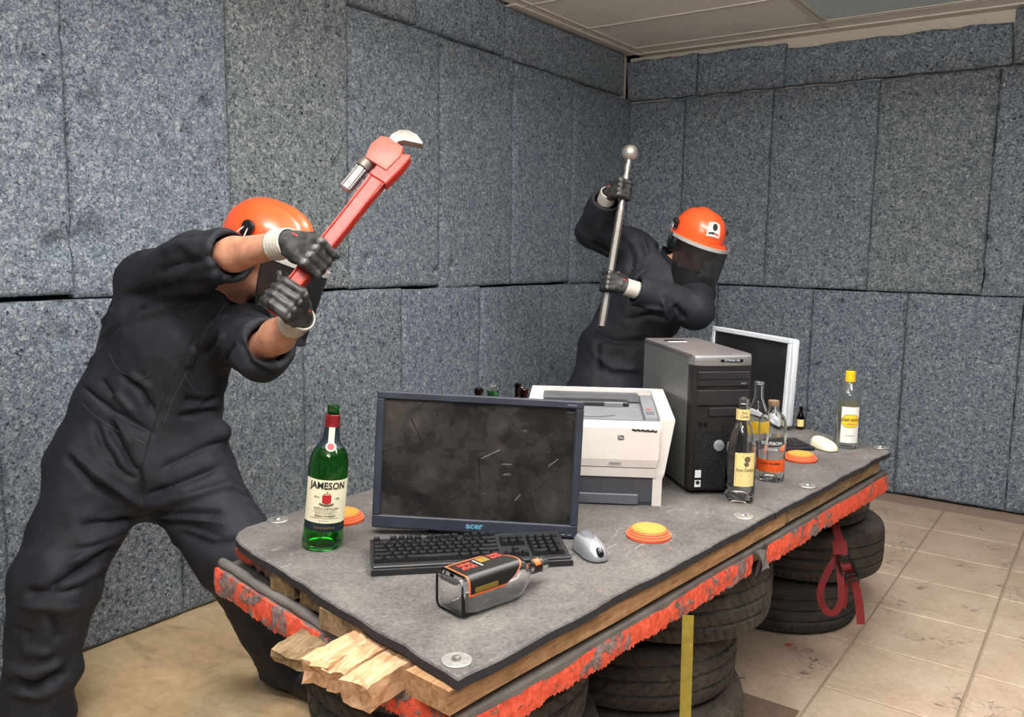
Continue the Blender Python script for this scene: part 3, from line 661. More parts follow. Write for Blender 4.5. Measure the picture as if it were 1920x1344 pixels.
glass('glass_clear', (0.985, 0.992, 0.99, 1)); glass('glass_green', (0.16, 0.60, 0.16, 1)); glass('glass_brown', (0.16, 0.07, 0.03, 1)); glass('glass_lemon', (0.975, 0.985, 0.965, 1))

# ------------------------------------------------------------------ monitors
def monitor(name, label, cen, yaw, W, H, bz, tilt, m_bez, m_scr, logo=None, base_dz=0.02, thick=0.045, roll=0.0):
    """cen = middle of the screen's lower edge (world); x to the viewer's right, -y towards the viewer"""
    t = thing(name, label, 'monitor', (cen[0], cen[1], T), yaw)
    c, s = math.cos(-tilt), math.sin(-tilt)
    def tl(g): return g.rx(-tilt).ry(roll).t(0, 0, base_dz)
    bt = bz + 0.012
    fr_ = Box(W, 0.014, bz, 0.003).t(0, 0, H-bz/2) + Box(W, 0.014, bt, 0.003).t(0, 0, bt/2) + Box(bz, 0.014, H-bz-bt+0.004, 0.003).t(-W/2+bz/2, 0, (H-bz+bt)/2) + Box(bz, 0.014, H-bz-bt+0.004, 0.003).t(W/2-bz/2, 0, (H-bz+bt)/2)
    b = obj('bezel', tl(fr_), m_bez, t, smooth=30, local=True)
    obj('screen', tl(Box(W-2*bz+0.004, 0.004, H-bz-bt+0.004, 0.0005).t(0, 0.002, (H-bz+bt)/2)), m_scr, t, local=True)
    obj('back_shell', tl(Box(W-0.004, thick-0.012, H-0.004, 0.010, 2).t(0, 0.007+(thick-0.012)/2, H/2) + Box(W*0.55, 0.03, H*0.55, 0.010, 2).t(0, thick+0.008, H*0.45)), m_bez if m_bez != 'bezel_blue' else 'black_plastic', t, smooth=30, local=True)
    obj('stand_neck', Prism(rounded(0.09, 0.03, 0.012), 0.16+base_dz).t(0, thick+0.05, 0.008), 'black_plastic' if m_bez == 'bezel_blue' else 'grey_plastic', t, smooth=30, local=True)
    obj('stand_base', Prism(rounded(0.24, 0.17, 0.05), 0.012, 0.003).t(0, thick+0.05, 0), 'black_plastic' if m_bez == 'bezel_blue' else 'grey_plastic', t, smooth=30, local=True)
    return t, tl, b
L3, R3 = np.array([-1.408, 1.404]), np.array([-1.004, 1.678]); cen = (L3+R3)/2
mon, tl, bz_ = monitor('computer_monitor', 'black widescreen monitor with a dusty cracked screen behind the keyboard', cen, math.atan2(R3[1]-L3[1], R3[0]-L3[0]), 0.492, 0.328, 0.019, math.radians(5), 'bezel_blue', 'dusty_screen', base_dz=0.0105, roll=math.radians(2.0))
obj('logo', tl(text_geo('acer', 0.020, 0.0004, bold=0.0006, xs=1.15).rx(math.pi/2).t(0.0, -0.0075, 0.0165)), 'ink_blue', bz_, local=True)
for k in range(6): obj('button', tl(Box(0.009, 0.002, 0.0018, 0.0005).t(0.150+0.0155*k, -0.0072, 0.008)), 'ink_grey', bz_, local=True)
obj('model_mark', tl(Box(0.022, 0.0006, 0.0022).t(0.218, -0.0072, 0.318)), 'ink_grey', bz_, local=True)
for k, (x, z, a, l) in enumerate(((-0.148, 0.235, -1.1, 0.07), (0.005, 0.15, -1.45, 0.06), (0.03, 0.19, 0.5, 0.05), (0.175, 0.215, -1.0, 0.05), (0.18, 0.178, 0.7, 0.03), (0.07, 0.168, 0.0, 0.024), (0.10, 0.09, 0.9, 0.02))):
    obj('crack', tl(Box(l, 0.0006, 0.0016).ry(-a).t(x, -0.0003, z)), 'ink_grey' if k in (2, 4, 5, 6) else 'black_gloss', bpy.data.objects[mon.children[1].name], local=True)
yw = math.radians(-35); TRw = np.array([-1.004, 3.22]); xw = np.array([math.cos(yw), math.sin(yw)]); cw = TRw - xw*0.272
mw, tlw, bw = monitor('computer_monitor', 'white framed monitor with a black screen standing behind the tower', cw, yw, 0.544, 0.345, 0.020, math.radians(2), 'bezel_white', 'matte_screen', base_dz=0.012)

# ------------------------------------------------------------------ keyboards
def frustum(w, d, h, ins=0.0028):
    V = [(-w/2, -d/2, 0), (w/2, -d/2, 0), (w/2, d/2, 0), (-w/2, d/2, 0), (-w/2+ins, -d/2+ins*0.8, h), (w/2-ins, -d/2+ins*0.8, h), (w/2-ins, d/2-ins*1.4, h), (-w/2+ins, d/2-ins*1.4, h)]
    V += [(0, -d/2+ins*0.8, h-0.0012), (0, d/2-ins*1.4, h-0.0012)]
    return G(V, [(3, 2, 1, 0), (0, 1, 5, 8, 4), (1, 2, 6, 5), (2, 3, 7, 9, 6), (3, 0, 4, 7), (4, 8, 9, 7), (8, 5, 6, 9)])
KEYC = {}
def keyboard(name, label, fl, yaw, W=0.436, D=0.164, low=False):
    t = thing(name, label, 'keyboard', (fl[0], fl[1], T), yaw); u = (W-0.012)/22.9; hb = 0.013 if not low else 0.009; rise = 0.014 if not low else 0.006; kh = 0.0095 if not low else 0.004
    n = 24
    prof = [(0, 0.0), (0, hb), (0.008, hb+0.004), (0.028 if not low else 0.012, hb+0.003), (D-0.012, hb+rise), (D, hb+rise-0.004), (D, 0.0)]
    V = [(x, y, z) for x in (0, W) for y, z in prof]; m = len(prof)
    F = [(k, (k+1) % m, m+(k+1) % m, m+k) for k in range(m)] + [tuple(range(m))[::-1], tuple(range(m, 2*m))]
    obj('case', G(V, F), 'black_plastic', t, local=True)
    obj('wrist_ledge', Box(W*0.985, 0.012, 0.006, 0.002).t(W/2, 0.009, hb+0.004), 'black_plastic', t, local=True) if not low else None
    y0, sl = (0.030 if not low else 0.014), (rise-0.003)/(D-0.05)
    ud = 0.0186 if not low else 0.0192
    def key(x, r, w=1.0, h=1.0, gap=0.0):
        k = (round(w*u, 5), round(h, 2), low)
        if k not in KEYC:
            KEYC[k] = to_mesh('key', frustum(w*u-0.0016, h*ud-0.0016, kh)); KEYC[k].materials.append(MAT['key_black'])
        yc = y0 + (r + h/2)*ud + gap; o = obj('key', KEYC[k], None, t, local=True)
        o.location = (0.006 + (x + w/2)*u, yc, hb + 0.004 + sl*(yc-y0)); o.rotation_euler = (math.atan(sl), 0, 0)
    for w0, ws, r in (((0), [1.25, 1.25, 1.25, 6.25, 1.25, 1.25, 1.25, 1.25], 0), (0, [2.25] + [1]*10 + [2.75], 1), (0, [1.75] + [1]*11 + [2.25], 2), (0, [1.5] + [1]*12 + [1.5], 3), (0, [1]*13 + [2], 4)):
        x = 0
        for w in ws: key(x, r, w); x += w
    fx = [0] + [2+k for k in range(4)] + [6.5+k for k in range(4)] + [11+k for k in range(4)]
    for x in fx: key(x, 5, 1, 1, 0.006)
    for k in range(3):
        key(15.35+k, 0)
        if k == 1: key(15.35+k, 1)
        key(15.35+k, 3); key(15.35+k, 4)
    for r in range(5):
        for k in range(4):
            if r == 0 and k == 1: continue
            if k == 3 and r in (1, 3): continue
            if r == 0 and k == 0: key(18.7, 0, 2); continue
            key(18.7+k, r, 1, 2 if (k == 3 and r in (0, 2)) else 1)
    return t
keyboard('keyboard', 'black keyboard with raised keys lying in front of the dusty monitor', (-1.222, 1.213), math.radians(45.9))
a2 = math.radians(47); keyboard('keyboard', 'flat dark keyboard lying beside the white mouse at the far end', (-0.817-0.43*math.cos(a2), 2.971-0.43*math.sin(a2)), a2, 0.43, 0.15, True)

# ------------------------------------------------------------------ mice
def dome(L, W, H, nose=0.0, waist=0.0, n=28, m=14, peak=0.45):
    """mouse-like shell: x forward, z up"""
    V, F = [], []
    for j in range(m + 1):
        e = j/m; lat = e*math.pi/2
        for i in range(n):
            a = 2*math.pi*i/n; ca, sa = math.cos(a), math.sin(a)
            px = (abs(ca)**0.8)*np.sign(ca); py = (abs(sa)**0.8)*np.sign(sa); r = math.cos(lat)**0.55
            x = px*L/2*r + (1-r)*(-(peak-0.5)*L*0.6); y = py*W/2*r*(1 - waist*math.exp(-(px*r*2.2)**2)) * (1 - nose*max(0, px*r)); V.append((x, y, H*math.sin(lat)**0.9*(1 - 0.25*px*r)))
    for j in range(m):
        for i in range(n): F.append((j*n+i, j*n+(i+1) % n, (j+1)*n+(i+1) % n, (j+1)*n+i))
    F.append(tuple(range(n))[::-1]); F.append(tuple(m*n+i for i in range(n))); return G(V, F)
fw = math.atan2(1.577-1.648, -0.872+0.977)
ms = thing('computer_mouse', 'silver and grey computer mouse beside the near keyboard', 'mouse', (-0.925, 1.610, T), fw)
obj('body', dome(0.118, 0.066, 0.038, 0.05, 0.14).t(0, 0, 0.002), 'silver_plastic', ms, smooth=True, local=True)
obj('base', Prism([(x*0.059, y*0.033*(1-0.14*math.exp(-(x*2.2)**2))) for x, y in [(math.cos(a)*1.0, math.sin(a)) for a in np.linspace(0, 2*math.pi, 28, endpoint=False)]], 0.006, 0.001), 'black_plastic', ms, smooth=30, local=True)
obj('palm_rest', dome(0.072, 0.040, 0.0145, 0.35).t(-0.014, 0, 0.0275).ry(0.06), 'grey_plastic', ms, smooth=True, local=True)
ap = obj('scroll_window', dome(0.026, 0.020, 0.018).ry(0.5).t(0.043, 0, 0.012), 'black_gloss', ms, smooth=True, local=True)
obj('scroll_wheel', Tube([(0, -0.003, 0), (0, 0.003, 0)], 0.010, 18).t(0.045, 0, 0.022), 'grey_plastic', ap, smooth=30, local=True)
mw_ = thing('computer_mouse', 'cream white rounded computer mouse by the clear lemon bottle', 'mouse', (*(atz(1541, 843, T)[:2] + np.array([0.0, 0.02])), T), math.radians(-32))
obj('body', dome(0.112, 0.062, 0.036, -0.1, 0.05, peak=0.62).rz(0).t(0, 0, 0.001), 'mouse_white', mw_, smooth=True, local=True)
obj('button_seam', Box(0.0006, 0.040, 0.0006).t(0.018, 0, 0.0345), 'ink_grey', mw_, local=True)
obj('base', Prism(rounded(0.104, 0.054, 0.026), 0.004), 'grey_plastic', mw_, local=True)

# ------------------------------------------------------------------ clay targets
def clay(px, py, label, rot=None):
    p = atz(px, py, T)
    t = thing('clay_target', label, 'clay target', (p[0], p[1], T), random.uniform(0, 6), 'orange clay targets', rot)
    obj('rim', Lathe([(0.0, 0.004), (0.046, 0.004), (0.050, 0.0), (0.0540, 0.0), (0.0552, 0.003), (0.0545, 0.0075), (0.0505, 0.0085), (0.0498, 0.0125), (0.0465, 0.0135), (0.0458, 0.0175), (0.0420, 0.0188), (0.041, 0.0185)], 40), 'clay_edge', t, smooth=35, local=True)
    d = obj('dome', Lathe([(0.0415, 0.018), (0.0405, 0.0215), (0.037, 0.0228), (0.036, 0.0218), (0.0345, 0.0218), (0.0335, 0.0236), (0.028, 0.0244), (0.027, 0.0234), (0.012, 0.0236), (0.0, 0.0238)], 40), 'clay_top', t, smooth=35, local=True)
    g = G()
    for k in range(16):
        a = k*math.pi/8; g = g + Box(0.005, 0.0012, 0.0016).t(0.0435, 0, 0.0185).rz(a)
    obj('ribs', g, 'clay_edge', d, local=True, kind='stuff')
clay(1216, 1005, 'orange clay target lying alone right of the silver mouse')
clay(1500, 861, 'orange clay target beside the bourbon bottle and flat keyboard')
clay(642, 974, 'orange clay target half hidden behind the green bottle')

# ------------------------------------------------------------------ bottles
def shell(prof, t=0.0028, n=40, zb=0.006):
    out = [(0.0, 0.003), (prof[0][0]*0.7, 0.0015), (prof[0][0]*0.9, 0.0)] + list(prof)
    inn = [(max(r-t, 0.002), z) for r, z in prof if z > zb][::-1]
    return Lathe(out + [(prof[-1][0]-t*0.5, prof[-1][1]+0.0008)] + inn + [(inn[-1][0]*0.6, zb), (0.0, zb+0.002)], n)
def patch(R, a0, half, z0, z1, lift=0.0005, n=20, th=0.0003):
    A = np.linspace(-half, half, n+1); V = []
    for r in (R+lift, R+lift+th):
        for z in (z0, z1):
            for a in A: V.append((r*math.cos(a0+a), r*math.sin(a0+a), z))
    m = n+1; F = []
    for k in range(n):
        F += [(2*m+k, 2*m+k+1, 3*m+k+1, 3*m+k), (k, m+k, m+k+1, k+1), (m+k, 3*m+k, 3*m+k+1, m+k+1), (k, k+1, 2*m+k+1, 2*m+k)]
    F += [(0, 2*m, 3*m, m), (n, m+n, 3*m+n, 2*m+n)]
    return G(V, F)
def face_a(p): return math.atan2(CAM[1]-p[1], CAM[0]-p[0])
def bottle(label, p, gm, prof, group='liquor bottles on the table', rot=None, t=0.0028):
    o = thing('liquor_bottle', label, 'bottle', (p[0], p[1], T + (p[2] if isinstance(p, tuple) and len(p) > 2 else 0)), 0, group, rot)
    obj('glass_body', shell(prof, t), gm, o, smooth=40, local=True); return o
def words(parent, R, a0, items, mat, xs=1.0):
    for s, size, z, bold in items:
        obj('lettering', wrap(text_geo(s, size, 0.0002, bold=bold, xs=xs), R, a0, 0.0011).t(0, 0, 0).m(np.eye(3)) if False else wrap(G(text_geo(s, size, 0.0002, bold=bold, xs=xs).V + np.array([0, z, 0]), text_geo(s, size, 0.0002, bold=bold, xs=xs).F), R, a0, 0.0015), mat, parent, local=True)
# green whiskey bottle (leans a little on the uneven mat)
gp = atz(604, 1022, T); ga = face_a(gp); lean = np.array([0.812, 0.583]); la = math.radians(5.5)
Rg = 0.0455
gb = bottle('green glass whiskey bottle with cream label standing at the left end', (gp[0], gp[1], 0.002), 'glass_green',
    [(0.0440, 0.001), (0.0465, 0.006), (0.0470, 0.020), (0.0455, 0.036), (0.0450, 0.045), (0.0452, 0.120), (0.0452, 0.180), (0.0440, 0.200), (0.0395, 0.219), (0.0310, 0.233), (0.0230, 0.242), (0.0190, 0.252), (0.0170, 0.270), (0.0150, 0.295), (0.0145, 0.306), (0.0150, 0.308), (0.0138, 0.310), (0.0138, 0.322), (0.0146, 0.323), (0.0140, 0.327)], rot=None)
gb.rotation_euler = (-lean[1]*la, lean[0]*la, 0)
R1 = 0.0452
lb = obj('label', patch(R1, ga, 1.30, 0.066, 0.166), 'paper_cream', gb, local=True)
words(lb, R1, ga, [('JAMESON', 0.0225, 0.1525, 0.0004)], 'ink_black', 0.86)
words(lb, R1, ga, [('TRIPLE DISTILLED', 0.0066, 0.1005, 0.0), ('IRISH WHISKEY', 0.0064, 0.083, 0.0001)], 'ink_brown', 1.1)
words(lb, R1, ga, [('WHISKEY MADE IN IRELAND', 0.0032, 0.0955, 0.0), ('SMOOTH AND TRIPLE DISTILLED', 0.0032, 0.0905, 0.0), ('PRODUCT OF IRELAND', 0.003, 0.0735, 0.0)], 'ink_brown') if False else None
words(lb, R1, ga - 0.5, [('ESTd', 0.0058, 0.126, 0.0)], 'ink_brown'); words(lb, R1, ga + 0.5, [('1780', 0.0058, 0.1235, 0.0)], 'ink_brown')
cr = GridSurf(8, 3, lambda u, v: (-0.0098+0.0196*u, 0.0105 - v*(0.0180 + 0.0040*(1-abs(2*u-1))), 0))
obj('crest', wrap(G(cr.V + np.array([0, 0.1215, 0]), cr.F), R1, ga, 0.0012), 'ink_red', lb, local=True)
sp_ = G()
for k in range(9):
    x = -0.014 + 0.0035*k; sp_ = sp_ + Box(0.0036, 0.0042, 0.0002).t(x, 0.1080 + 0.003*(x/0.014)**2, 0)
obj('scroll_mark', wrap(sp_, R1, ga, 0.0013), 'ink_brown', lb, local=True)
st_ = G()
for x, y in ((-0.005, 0.1345), (0, 0.1355), (0.005, 0.1345), (0, 0.1385)): st_ = st_ + Box(0.0034, 0.0032, 0.0002).rz(0.7).t(x, y, 0)
obj('crest_stars', wrap(st_, R1, ga, 0.0013), 'ink_gold', lb, local=True)
for z, w in ((0.0955, 0.052), (0.0915, 0.056), (0.0885, 0.046), (0.0775, 0.07), (0.072, 0.024)): obj('small_print', wrap(sum([Box(0.0022, 0.0011, 0.0002).t(-w/2 + 0.0031*k, z, 0) for k in range(int(w/0.0031))], G()), R1, ga, 0.0011), 'ink_brown', lb, local=True)
nb = obj('lower_band', patch(R1, ga, 1.30, 0.046, 0.0655, 0.0004), 'paper_navy', gb, local=True)
sg = [(-0.024 + 0.0012*k, 0.0555 + 0.0028*math.sin(k*1.15)*(1 if k < 30 else 0.4) + 0.0000*k) for k in range(40)]
obj('signature', wrap(Ribbon([(x, y, 0) for x, y in sg], [(0, 0, 1)]*40, 0.0008, 0.0003), R1, ga, 0.0009), 'ink_gold', nb, local=True)
obj('neck_label', Lathe([(0.0305, 0.2345), (0.0235, 0.2425), (0.0195, 0.252), (0.0176, 0.27), (0.0164, 0.281)], 32), 'paper_navy', gb, smooth=True, local=True)
ns = obj('neck_strip', G([(q[0], q[1], q[2]) for q in [((r+0.0008)*math.cos(ga+a/r), (r+0.0008)*math.sin(ga+a/r), z) for r, z in ((0.0215, 0.2455), (0.0192, 0.2555), (0.0178, 0.268), (0.0165, 0.281)) for a in (-0.0065, 0.0, 0.0065)]], [(3*k+i, 3*k+i+1, 3*k+i+4, 3*k+i+3) for k in range(3) for i in range(2)]), 'paper_cream', gb, local=True)
sealc = np.array([0.0285*math.cos(ga), 0.0285*math.sin(ga), 0.2385]); nrm = np.array([math.cos(ga)*0.8, math.sin(ga)*0.8, 0.6]); tx = np.array([-math.sin(ga), math.cos(ga), 0]); ty = np.cross(nrm, tx)
se = obj('neck_seal', Lathe([(0.0, 0.0016), (0.0095, 0.0016), (0.0115, 0.0012), (0.0118, 0.0)], 26).m(np.stack([tx, ty, nrm], 1), sealc + nrm*0.0005), 'paper_cream', gb, local=True)
obj('seal_mark', Lathe([(0.0, 0.0022), (0.0078, 0.0022), (0.0084, 0.0012)], 22).m(np.stack([tx, ty, nrm], 1), sealc + nrm*0.0005), 'ink_red', se, local=True)
obj('capsule', Lathe([(0.0170, 0.2805), (0.0166, 0.300), (0.0172, 0.303), (0.0168, 0.3075), (0.0150, 0.3085)], 32), 'foil_red', gb, smooth=35, local=True)
# tall clear rum bottle
rp = atz(1385, 936, T); ra = face_a(rp) + 0.35; Rr = 0.041
rb = bottle('tall clear glass rum bottle with pale yellow labels in front of the tower', rp, 'glass_clear', [(0.0385, 0.001), (0.041, 0.006), (0.041, 0.030), (0.0405, 0.120), (0.0395, 0.150), (0.035, 0.180), (0.026, 0.205), (0.0195, 0.222), (0.0175, 0.235), (0.0165, 0.262), (0.0160, 0.268), (0.0178, 0.269), (0.0178, 0.272), (0.0160, 0.273), (0.0158, 0.284), (0.0166, 0.286)])
lr = obj('label', patch(Rr, ra, 0.72, 0.048, 0.142), 'paper_yellow', rb, local=True)
obj('label_border', wrap(Box(0.052, 0.0006, 0.0002).t(0, 0.138, 0) + Box(0.052, 0.0006, 0.0002).t(0, 0.052, 0) + Box(0.0006, 0.086, 0.0002).t(-0.026, 0.095, 0) + Box(0.0006, 0.086, 0.0002).t(0.026, 0.095, 0), Rr, ra, 0.001), 'ink_gold', lr, local=True)
words(lr, Rr, ra, [('Ron Carlos', 0.0125, 0.094, 0.0)], 'ink_brown', 0.85)
obj('portrait_mark', wrap(Lathe([(0.0, 0.0), (0.0085, 0.0), (0.0085, 0.0003), (0.0, 0.0003)], 20).t(0.004, 0.124, 0) + Box(0.012, 0.012, 0.0003).rz(0.5).t(0.002, 0.110, 0) + Box(0.022, 0.003, 0.0003).t(0.003, 0.132, 0.0001), Rr, ra, 0.001), 'ink_brown', lr, local=True)
obj('print_bar', wrap(Box(0.022, 0.006, 0.0002).t(0, 0.078, 0), Rr, ra, 0.001), 'ink_grey', lr, local=True)
obj('back_label', patch(0.0375, ra + 2.2, 0.6, 0.070, 0.125, 0.0, 14), 'paper_back', rb, local=True)
nl = obj('neck_label', patch(0.0176, ra, 1.9, 0.228, 0.258, 0.0006, 20), 'paper_yellow', rb, local=True)
words(nl, 0.0178, ra - 0.1, [('Ron', 0.010, 0.249, 0.0), ('Carlos', 0.010, 0.238, 0.0)], 'ink_brown', 0.8)
# clear bottle with yellow print behind it
cp = atz(1415, 877, T); ca_ = face_a(cp)
cb = bottle('clear glass bottle with a bright yellow label hidden behind the rum bottle', cp, 'glass_clear', [(0.036, 0.001), (0.038, 0.005), (0.038, 0.150), (0.034, 0.180), (0.022, 0.210), (0.0155, 0.228), (0.0140, 0.255), (0.0140, 0.268), (0.0160, 0.269), (0.0160, 0.277), (0.0148, 0.279)])
obj('label', patch(0.038, ca_, 1.2, 0.120, 0.158), 'label_lemon', cb, local=True)
# bourbon flask: oval body
bp = atz(1443, 897, T); ba = face_a(bp); Rb = 0.0415
bb = bottle('rounded bourbon bottle with an orange band label beside the rum bottle', bp, 'glass_clear', [(0.0390, 0.001), (0.0415, 0.006), (0.0415, 0.060), (0.0420, 0.120), (0.0420, 0.160), (0.0400, 0.180), (0.0330, 0.196), (0.0220, 0.205), (0.0165, 0.211), (0.0150, 0.220), (0.0150, 0.228)])
lo = obj('label', patch(0.0416, ba, 1.35, 0.030, 0.068), 'label_orange', bb, local=True)
words(lo, 0.0416, ba, [('BULLEIT BOURBON', 0.0068, 0.056, 0.0001)], 'ink_black'); obj('print_lines', wrap(Box(0.06, 0.0006, 0.0002).t(0, 0.046, 0) + Box(0.06, 0.0006, 0.0002).t(0, 0.041, 0) + Box(0.06, 0.0006, 0.0002).t(0, 0.064, 0), 0.0416, ba, 0.001), 'ink_brown', lo, local=True)
for s, z, sz in (('BULLEIT', 0.143, 0.0145), ('BOURBON', 0.118, 0.0135), ('FRONTIER', 0.099, 0.0085)): obj('embossed_lettering', wrap(G(text_geo(s, sz, 0.0006, bold=0.0002).V + np.array([0, z, 0]), text_geo(s, sz, 0.0006, bold=0.0002).F), 0.042, ba, 0.0003), 'ink_pale' if z < 0.13 else 'glass_clear', bb, local=True)
obj('stopper', Lathe([(0.0, 0.226), (0.0168, 0.226), (0.0172, 0.229), (0.0172, 0.238), (0.0160, 0.242), (0.0, 0.243)], 28), 'cork_brown', bb, smooth=35, local=True)
# lemon vodka bottle
lp = atz(1586, 837, T); la_ = face_a(lp) + 0.25; Rl = 0.041
lm = bottle('clear lemon vodka bottle with a yellow neck wrap at the far end of the table', lp, 'glass_lemon', [(0.0385, 0.001), (0.041, 0.005), (0.0412, 0.120), (0.0412, 0.165), (0.0385, 0.190), (0.030, 0.212), (0.020, 0.228), (0.0165, 0.238), (0.0160, 0.262), (0.0155, 0.272), (0.0130, 0.274), (0.0130, 0.284), (0.0138, 0.286)])
ll = obj('label', patch(Rl, la_, 0.78, 0.022, 0.150), 'paper_white', lm, local=True)
obj('back_label', patch(0.0385, la_ + 2.9, 1.0, 0.030, 0.160, 0.0, 14), 'paper_back', lm, local=True)
ov = GridSurf(20, 4, lambda u, v: (0.030*(2*u-1), 0.100 + 0.022*(2*v-1)*max(0.02, 1-abs(2*u-1)**3.2)**0.6, 0))
obj('badge_outline', wrap(G((ov.V - np.array([0, .1, 0]))*np.array([1.06, 1.08, 1]) + np.array([0, .1, 0]), ov.F), Rl, la_, 0.0011), 'ink_brown', ll, local=True)
bd = obj('badge', wrap(ov, Rl, la_, 0.0013), 'label_lemon', ll, local=True)
words(ll, Rl+0.0006, la_, [('DEEP EDDY', 0.0120, 0.104, 0.0003), ('L E M O N', 0.0068, 0.089, 0.0002)], 'ink_brown', 0.95)
obj('blue_bands', wrap(Box(0.055, 0.006, 0.0002).t(0, 0.134, 0) + Box(0.030, 0.004, 0.0002).t(0.006, 0.070, 0), Rl, la_, 0.0010), 'ink_blue', ll, local=True)
obj('signature', wrap(Ribbon([(-0.016 + 0.0011*k, 0.048 + 0.002*math.sin(k*1.3), 0) for k in range(30)], [(0, 0, 1)]*30, 0.0009, 0.0003), Rl, la_, 0.001), 'ink_black', ll, local=True)
obj('neck_wrap', Lathe([(0.0172, 0.236), (0.0168, 0.262), (0.0160, 0.273), (0.0140, 0.2745)], 30), 'foil_yellow', lm, smooth=35, local=True)
# square-sided bottle lying on its side
b0, b1_ = atz(841, 1116, T+0.037), atz(1018, 1061, T+0.033)
ax = (b1_-b0); ax[2] = 0; LQ = 0.243; ax /= np.linalg.norm(ax); sdv = np.cross(ax, [0, 0, 1.0]); M = np.stack([sdv, [0, 0, 1.0], ax], 1)   # local x sideways, y up, z along the bottle
lq = thing('liquor_bottle', 'empty square clear bottle with black and red label lying on its side', 'bottle', (b0[0], b0[1], T), 0, 'liquor bottles on the table')
def sect(hw, hh, cr_, z, n=6):
    return [(x, y, z) for x, y in rounded(2*hw, 2*hh, cr_, n)]
hw_, hh_ = 0.040, 0.0365
secs = [(0.030, 0.027, 0.012, 0.003), (0.037, 0.0335, 0.013, 0.0), (hw_, hh_, 0.014, 0.005), (hw_, hh_, 0.014, 0.040), (hw_, hh_, 0.014, 0.135), (0.0385, 0.035, 0.018, 0.150), (0.033, 0.030, 0.024, 0.168), (0.024, 0.022, 0.0215, 0.182), (0.0165, 0.0155, 0.0150, 0.192), (0.0140, 0.0140, 0.0138, 0.202), (0.0138, 0.0138, 0.0137, 0.226), (0.0152, 0.0152, 0.0151, 0.227), (0.0152, 0.0152, 0.0151, 0.232), (0.0138, 0.0138, 0.0137, 0.233), (0.0138, 0.0138, 0.0137, 0.242)]
inn = [(max(a-0.003, 0.004), max(b-0.003, 0.004), max(c-0.003, 0.0035), z) for a, b, c, z in secs if z >= 0.005][::-1]; inn[-1] = (inn[-1][0], inn[-1][1], inn[-1][2], 0.008)
allS = secs + inn; V = []
for s in allS: V += sect(*s)
m = 28; F = [(k*m+i, k*m+(i+1) % m, (k+1)*m+(i+1) % m, (k+1)*m+i) for k in range(len(allS)-1) for i in range(m)] + [tuple(range(m))[::-1], tuple((len(allS)-1)*m+i for i in range(m))]
roll = math.radians(-2)
def lay(g): return g.t(0, hh_ + 0.0005, 0).s3(1.08, 1.08, 1.03).m(M)
obj('glass_body', lay(G(V, F)), 'glass_clear', lq, smooth=40, local=True)
# label wrapped over the upper face and the edge towards the viewer
def lblshape(inset, lift):
    cs = rounded(2*(hw_+lift), 2*(hh_+lift), 0.014, 6); per = []      # walk the section from the far top edge over to the near face
    arc = [(-0.036 + 0.004*k, hh_+lift) for k in range(16)]
    prof = [(x, hh_+lift) for x in np.linspace(-0.030, 0.026, 15)] + [(0.026 + 0.014*math.sin(a), hh_+lift - 0.014*(1-math.cos(a))) for a in np.linspace(0.2, math.pi/2, 6)] + [(hw_+lift, y) for y in np.linspace(hh_-0.018, hh_-0.034, 5)]
    n = len(prof); V = []; nz = 14
    for i, (x, y) in enumerate(prof):
        c = (i/(n-1))*2 - 1; top = 0.150 - 0.052*abs(c)**2.4 - inset; bot = 0.014 + inset
        xi = i
        for k in range(nz+1): V.append((x, y, bot + (top-bot)*k/nz))
    i0, i1 = (0, n) if inset == 0 else (1, n-1)
    F = [(i*(nz+1)+k, (i+1)*(nz+1)+k, (i+1)*(nz+1)+k+1, i*(nz+1)+k+1) for i in range(i0, i1-1) for k in range(nz)]
    return G(V, F)
obj('label_back', lay(lblshape(0.0, 0.0001)), 'ink_pale', lq, smooth=True, local=True)
lbb = obj('label_border', lay(lblshape(0.0, 0.0006)), 'label_border', lq, smooth=True, local=True)
lbk = obj('label', lay(lblshape(0.0035, 0.0010)), 'label_black', lq, smooth=True, local=True)
rt = random.Random(4)
def scrawl(x0, x1, z0, z1, nx, nz_, dx):
    g = G()
    for i in range(nz_):
        for k in range(nx):
            cx_ = x0 + (x1-x0)*(i+0.5)/nz_; cz_ = z0 + (z1-z0)*(k+0.5)/nx
            g = g + Box((x1-x0)/nz_*rt.uniform(0.55, 0.9), 0.0003, (z1-z0)/nx*rt.uniform(0.45, 0.85)).ry(rt.uniform(-0.5, 0.5)).t(cx_, hh_+0.0016, cz_)
    return g
obj('red_lettering', lay(scrawl(-0.020, 0.010, 0.030, 0.062, 7, 2, 0)), 'ink_bright_red', lbk, local=True)
obj('red_lettering', lay(scrawl(-0.024, -0.002, 0.108, 0.134, 6, 2, 0)), 'ink_bright_red', lbk, local=True)
obj('pale_line', lay(Box(0.030, 0.0003, 0.003).t(-0.004, hh_+0.0016, 0.072)), 'ink_pale', lbk, local=True)
obj('gold_panel', lay(Box(0.020, 0.0003, 0.024).t(-0.012, hh_+0.0015, 0.090)), 'label_gold', lbk, local=True)
obj('gold_panel', lay(Box(0.0003, 0.009, 0.055).t(hw_+0.0015, hh_-0.024, 0.055)), 'label_gold', lbk, local=True)
obj('neck_label', lay(Lathe([(0.0142, 0.203), (0.0142, 0.2255)], 28)), 'label_black', lq, smooth=True, local=True)
obj('neck_mark', lay(patch(0.0142, 0.9, 0.5, 0.207, 0.222, 0.0006, 8)), 'label_border', lq, local=True)
